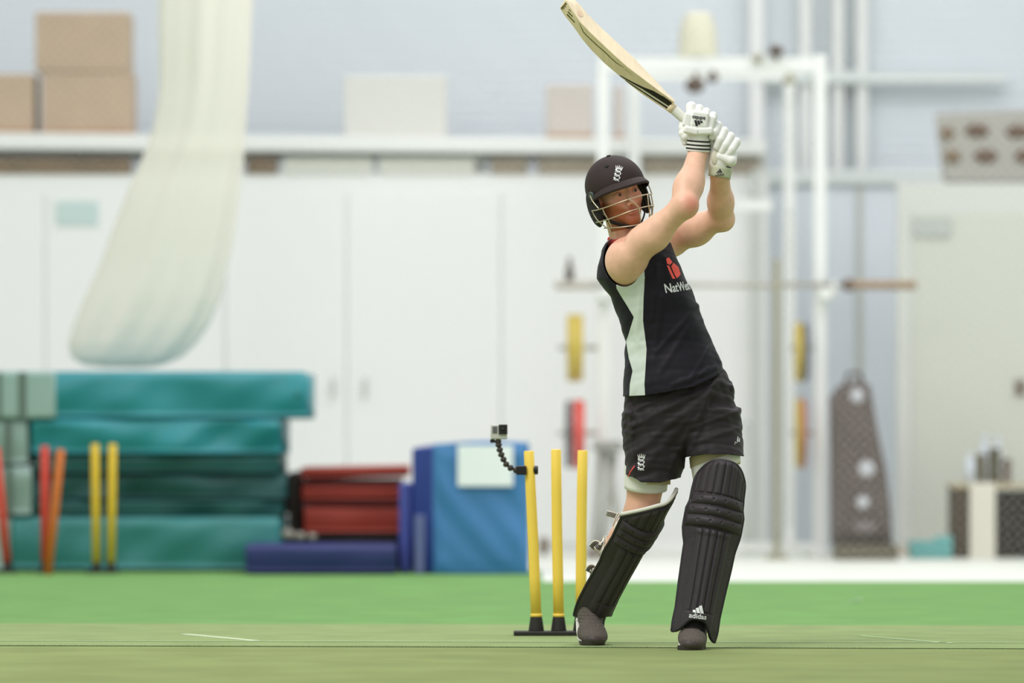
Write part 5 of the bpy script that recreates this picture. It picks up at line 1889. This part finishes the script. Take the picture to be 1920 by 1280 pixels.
# ---------------------------------------------------------------- leg guards
def leg_guard(top, bot, yawdeg, wtab, lab, topf, arch, R=.085, whitetop=False):
    """top/bot: axis points; wtab: (v, left half-width, right half-width) in m; v=0 at the bottom"""
    top, bot = np.array(top), np.array(bot)
    ax = top - bot
    L = np.linalg.norm(ax)
    ax = ax / L
    ya = math.radians(yawdeg)
    f = np.array([math.sin(ya), -math.cos(ya), 0.0])
    f = f - ax * (f @ ax); f /= np.linalg.norm(f)
    s = np.cross(ax, -f)          # to the image right
    if s[0] < 0:
        s = -s
    W_ = np.array(wtab)
    nu, nv = 121, 200
    def base(u, v, lift=0.0):
        """u -1..1 across"""
        wl, wr = np.interp(v, W_[:, 0], W_[:, 1]), np.interp(v, W_[:, 0], W_[:, 2])
        w = wl if u < 0 else wr
        x = u * w
        # wraps around the shin
        cur = np.interp(v, [0, .3, .62, .75, 1], [.55, .62, .55, .45, .40])
        y = R * (math.cos(min(abs(u) * 1.15, 1.5)) - 1) * (1 + cur)
        # low edge arched over the foot, top edge rounded
        vv = v
        lo_ = arch(u)
        hi_ = topf(u)
        t = lo_ + (hi_ - lo_) * v
        # relief
        rl = 0.0
        if t > .80:
            c_ = abs(math.sin(u * math.pi * 3.5 / 1.0))
            edge = min(1, (1 - abs(u)) / .08)
            rl = .0085 * c_ ** .45 * min(1, (t - .80) / .012) * edge
            rl *= min(1, max(0, (hi_ - t)) / .02)
        elif t > .615:
            k = (t - .615) / .185 * 3.0
            rl = .017 * abs(math.sin(k * math.pi)) ** .5 * min(1, (1 - abs(u)) / .05) + .004
            du = (u * 2.4 + (int(k) % 2) * .5) % 1.0
            rl -= .006 * math.exp(-((du - .5) / .09) ** 2 - ((k % 1 - .55) / .12) ** 2)
        else:
            if abs(u) < .72:
                k = (u / .72 + 1) / 2 * 5
                c_ = abs(math.sin(k * math.pi))
                rl = .0105 * c_ ** .45
                if .560 < t <= .60:
                    rl *= 1 + .35 * math.exp(-((t - .58) / .012) ** 2)
                rl *= min(1, max(0, (.608 - t)) / .008)
                if t < .135:
                    # smooth instep block
                    e_ = math.exp(-(u / .5) ** 4)
                    rl = rl * (1 - e_) + .013 * e_ * min(1, (.135 - t) / .01 + 0)
            else:
                rl = .003 + .001 * math.sin(t * 420) * (abs(u) < .86)
        o_ = bot + ax * (L * t) + s * x + f * (y + rl + lift + R * .35)
        return o_
    uu = np.linspace(-1, 1, nu)
    vv_ = np.linspace(0, 1, nv)
    V = [base(u, v) for v in vv_ for u in uu]
    F = []
    for j in range(nv - 1):
        for i in range(nu - 1):
            F.append((j * nu + i, j * nu + i + 1, (j + 1) * nu + i + 1, (j + 1) * nu + i))
    g_ = np_mesh('leg_guard', np.array(V), np.array(F), m_pad, person, label=lab)
    # inner lining, its own thin shell
    Vi = [base(u * .95, v) - f * .020 for v in vv_[::4] for u in uu[::4]]
    n2 = len(uu[::4])
    Fi = [(j * n2 + i, j * n2 + i + 1, (j + 1) * n2 + i + 1, (j + 1) * n2 + i) for j in range(len(vv_[::4]) - 1) for i in range(n2 - 1)]
    np_mesh('lining', np.array(Vi), np.array(Fi), m_padin, g_, solid=.004)
    # piping all round the outline
    edge = [base(u, 1) for u in uu[::3]] + [base(1, v) for v in vv_[::-5]] + [base(u, 0) for u in uu[::-3]] + [base(-1, v) for v in vv_[::5]]
    edge = [e_ - f * .006 for e_ in edge]
    MB().tube(edge + [edge[0]], .0062, 8, cap=False).build('piping', m_paddk, g_, smooth=True)
    if whitetop:
        wt = [base(u, 1) + ax * .007 - f * .012 for u in uu[::3]]
        MB().tube(wt, .0075, 8).build('lining_edge', m_padin, g_, smooth=True)
    return g_, base, s, f, ax

def topround(a=1.0, pw=2.5, drop=.06, skew=0.0):
    return lambda u: 1.0 - drop * abs(u) ** pw + skew * u
# front pad, left leg
g1, bs1, s1, f1, a1 = leg_guard(p(1361, 866, -.16), P(1303, 1192, 20.24), 3,
    [(0, .080, .076), (.06, .082, .080), (.15, .080, .078), (.32, .085, .083), (.45, .088, .088), (.56, .090, .090), (.60, .098, .094), (.66, .106, .100), (.78, .106, .100), (.82, .098, .092), (.90, .097, .088), (.97, .094, .086), (1.0, .088, .082)],
    'front black leg guard worn on the leg nearer the camera', topround(drop=.085, pw=3.2),
    lambda u: .015 + .075 * math.exp(-(u / .62) ** 4) - .02 * (u > 0) * abs(u) ** 2, R=.075)
gb = [bvh_of(g1)]
lv, lf = logo3(33 / 523)
decal('pad_logo', lv, lf, P(1313, 1154, 20.0), (math.cos(.13), 0, -math.sin(.13)), (.1, 0, 1), gb, m_white_print, g1, lift=.002, cuts=0)
# rear pad, right leg
g2, bs2, s2, f2, a2 = leg_guard(P(1233, 944, 20.37), P(1122, 1150, 20.735), 30,
    [(0, .060, .088), (.06, .068, .086), (.15, .074, .080), (.32, .074, .080), (.45, .072, .082), (.56, .072, .082), (.62, .078, .090), (.66, .080, .094), (.78, .080, .094), (.82, .080, .090), (.90, .084, .088), (1.0, .086, .090)],
    'rear black leg guard with white striped straps on the back leg', (lambda u: 1.0 - .19 * max(-u, 0) ** 1.5 + .03 * max(u, 0)),
    lambda u: .0 + .045 * math.exp(-(u / .45) ** 4) - .095 * max(-u, 0) ** 1.3 - .01 * max(u, 0), R=.075, whitetop=True)
# white striped straps looping out on the left
m_strapw = mat('white_elastic', (226, 222, 204), .8)
def strap(pts, w, o, nst=3, par=None):
    """band through (px,py) points; width w px, shown edge-on stripes"""
    Q = [P(x, y, 20.66 + o + dz) for x, y, dz in pts]
    N = len(Q)
    def at(t):
        t = t * (N - 1)
        i = min(int(t), N - 2)
        p0, p1, p2, p3 = Q[max(i - 1, 0)], Q[i], Q[i + 1], Q[min(i + 2, N - 1)]
        t -= i
        return .5 * ((2 * p1) + (-p0 + p2) * t + (2 * p0 - 5 * p1 + 4 * p2 - p3) * t * t + (-p0 + 3 * p1 - 3 * p2 + p3) * t ** 3)
    def dirw(t):
        d_ = at(min(t + .02, 1)) - at(max(t - .02, 0))
        n_ = np.array([-d_[2], -.25 * 0, d_[0]])
        n_ /= np.linalg.norm(n_)
        return n_
    hw = px2m(w / 2, 20.66)
    o_ = MB().grid(lambda u, v: at(v) + dirw(v) * hw * (2 * u - 1), 6, 26).build('strap', m_strapw, par, smooth=True, solid=.0025, label='white elastic strap with black stripes')
    for k in range(nst):
        c0 = -.55 + 1.1 * k / max(nst - 1, 1)
        for sd in (-1, 1):
            MB().grid(lambda u, v: at(v) + dirw(v) * hw * (c0 + .26 * (u - .5)) + np.array([0, sd * .0032, 0]), 3, 26).build('stripe', m_black_print, o_, smooth=True, solid=.0005) if sd < 0 else None
    return o_
strap([(1137, 962, 0), (1146, 964, -.01), (1156, 968, -.01), (1161, 976, .0), (1158, 988, .01)], 11, .0, 3, g2)
strap([(1162, 962, .02), (1156, 972, .0), (1151, 988, -.01), (1150, 996, 0)], 7, -.03, 2, g2)
strap([(1109, 1027, 0), (1117, 1019, -.01), (1124, 1026, -.02), (1134, 1019, 0), (1138, 1010, .02)], 15, .03, 4, g2)
strap([(1136, 1004, .02), (1135, 1018, .0), (1128, 1036, -.01), (1124, 1042, .0)], 7, .0, 2, g2)
strap([(1103, 1072, 0), (1108, 1064, -.01), (1114, 1070, 0), (1112, 1084, .02)], 15, .06, 4, g2)
strap([(1108, 1060, .02), (1115, 1072, 0), (1113, 1086, .02)], 6, .04, 2, g2)

# the same straps where they pass round the back of the calf
cal = p(1168, 1022, .12)
for (c0, c1, r0) in ((mix(KR, cal, .45), mix(KR, cal, .95), .061), (mix(cal, AR, .12), mix(cal, AR, .28), .061), (mix(cal, AR, .45), mix(cal, AR, .60), .053)):
    d_ = (c1 - c0) / np.linalg.norm(c1 - c0)
    leg_shell('strap', c0, c0 + d_ * .028, r0, r0, 0, 1, m_strapw, g2, lab='white elastic strap round the calf')

# ---------------------------------------------------------------- shoes
def shoe(cx, d, ty, tilt, lab, A, K, foot):
    """cx: px of the toe; d: hall depth of the toe; toe towards the camera"""
    s_ = d / FPX
    base = np.array([P(cx, 0, d)[0], d, 0.0])
    al = np.array([math.sin(ty), -math.cos(ty), 0.0])      # heel -> toe
    sd = np.array([math.cos(ty), math.sin(ty), 0.0])
    ct, stt = math.cos(tilt), math.sin(tilt)
    def L(a, b_, c_):
        """a along to the toe (0 at the ball), b sideways, c up; tilted about the ball when the heel is raised"""
        if a < 0:
            y_, z_ = a * ct, c_ * ct - a * stt
            y_ -= c_ * stt * -1 * 0
            y_ = a * ct + c_ * stt
        else:
            y_, z_ = a, c_
            y_ = a
        return base + al * y_ + sd * b_ + np.array([0, 0, z_])
    up = [Prim('el', L(.052, .004, .028), (.044, .048, .028), k=.02),
          Prim('el', L(.0, .0, .036), (.049, .06, .034), k=.03),
          Prim('rc', L(-.03, 0, .050), L(-.10, 0, .055), .040, .036, k=.03),
          Prim('rc', L(-.10, 0, .055), L(-.155, 0, .052), .037, .034, k=.03),
          Prim('rc', L(-.085, 0, .070), L(-.105, 0, .095), .040, .038, k=.02),
          Prim('rc', L(.0, -.012, .045), L(.04, .012, .040), .034, .028, k=.02)]
    zmin = lambda v: .010 - v[:, 2]
    o = implicit('shoe', up, .003, m_shoe, person, disp=lambda q_: .0008 * np.sin(q_[:, 2] * 500) * (q_[:, 2] > .06), clips=[lambda v: .004 - v[:, 2]], label=lab)
    so = [Prim('rc', L(.052, -.006, .012), L(-.02, -.002, .012), .044, .043, k=.01), Prim('rc', L(-.02, 0, .012), L(-.155, 0, .012), .041, .035, k=.01)]
    for q_ in so:
        q_.lo[2] -= .05
    def squash(v):
        return v[:, 2]
    def below(v):
        # height above the tilted sole plane
        w = v - base
        a = w @ al
        pl = np.where(a < 0, -a * math.tan(tilt), 0) + .014
        return v[:, 2] - pl
    def above(v):
        w = v - base
        a = w @ al
        pl = np.where(a < 0, -a * math.tan(tilt), 0) - .0
        return pl - v[:, 2] + .0005
    sole = implicit('sole', so, .003, m_soledk, o, clips=[below, above], solid=.002)
    MB().tube([L(.03, -.040, .016), L(.0, -.0445, .018), L(-.06, -.043, .020), L(-.13, -.036, .022), L(-.17, -.015, .024)], [.004, .008, .009, .009, .007], 10).build('sole_edge', m_sole, o, smooth=True, label='white edge of the dark sole')
    implicit('sock', [Prim('rc', mix(A, K, .22), A, .050, .042, k=.01), Prim('rc', A, foot, .044, .041, k=.015)], .004, m_sock, o)
    # dark toe bumper
    tb_ = [Prim('el', L(.064, .0, .020), (.041, .041, .026), k=.01)]
    implicit('toe_cap', tb_, .003, m_shoedk, o, clips=[lambda v: .002 - v[:, 2], lambda v: v[:, 2] - .036])
    return o, L
sh1, L1 = shoe(1299, 20.26, -.10, math.radians(4), 'dark knitted trainer of the front foot', AL, KL, P(1300, 1192, 20.26))
sh2, L2 = shoe(1110, 20.70, .14, math.radians(32), 'dark knitted trainer of the back foot, heel raised', AR, KR, P(1112, 1172, 20.78))
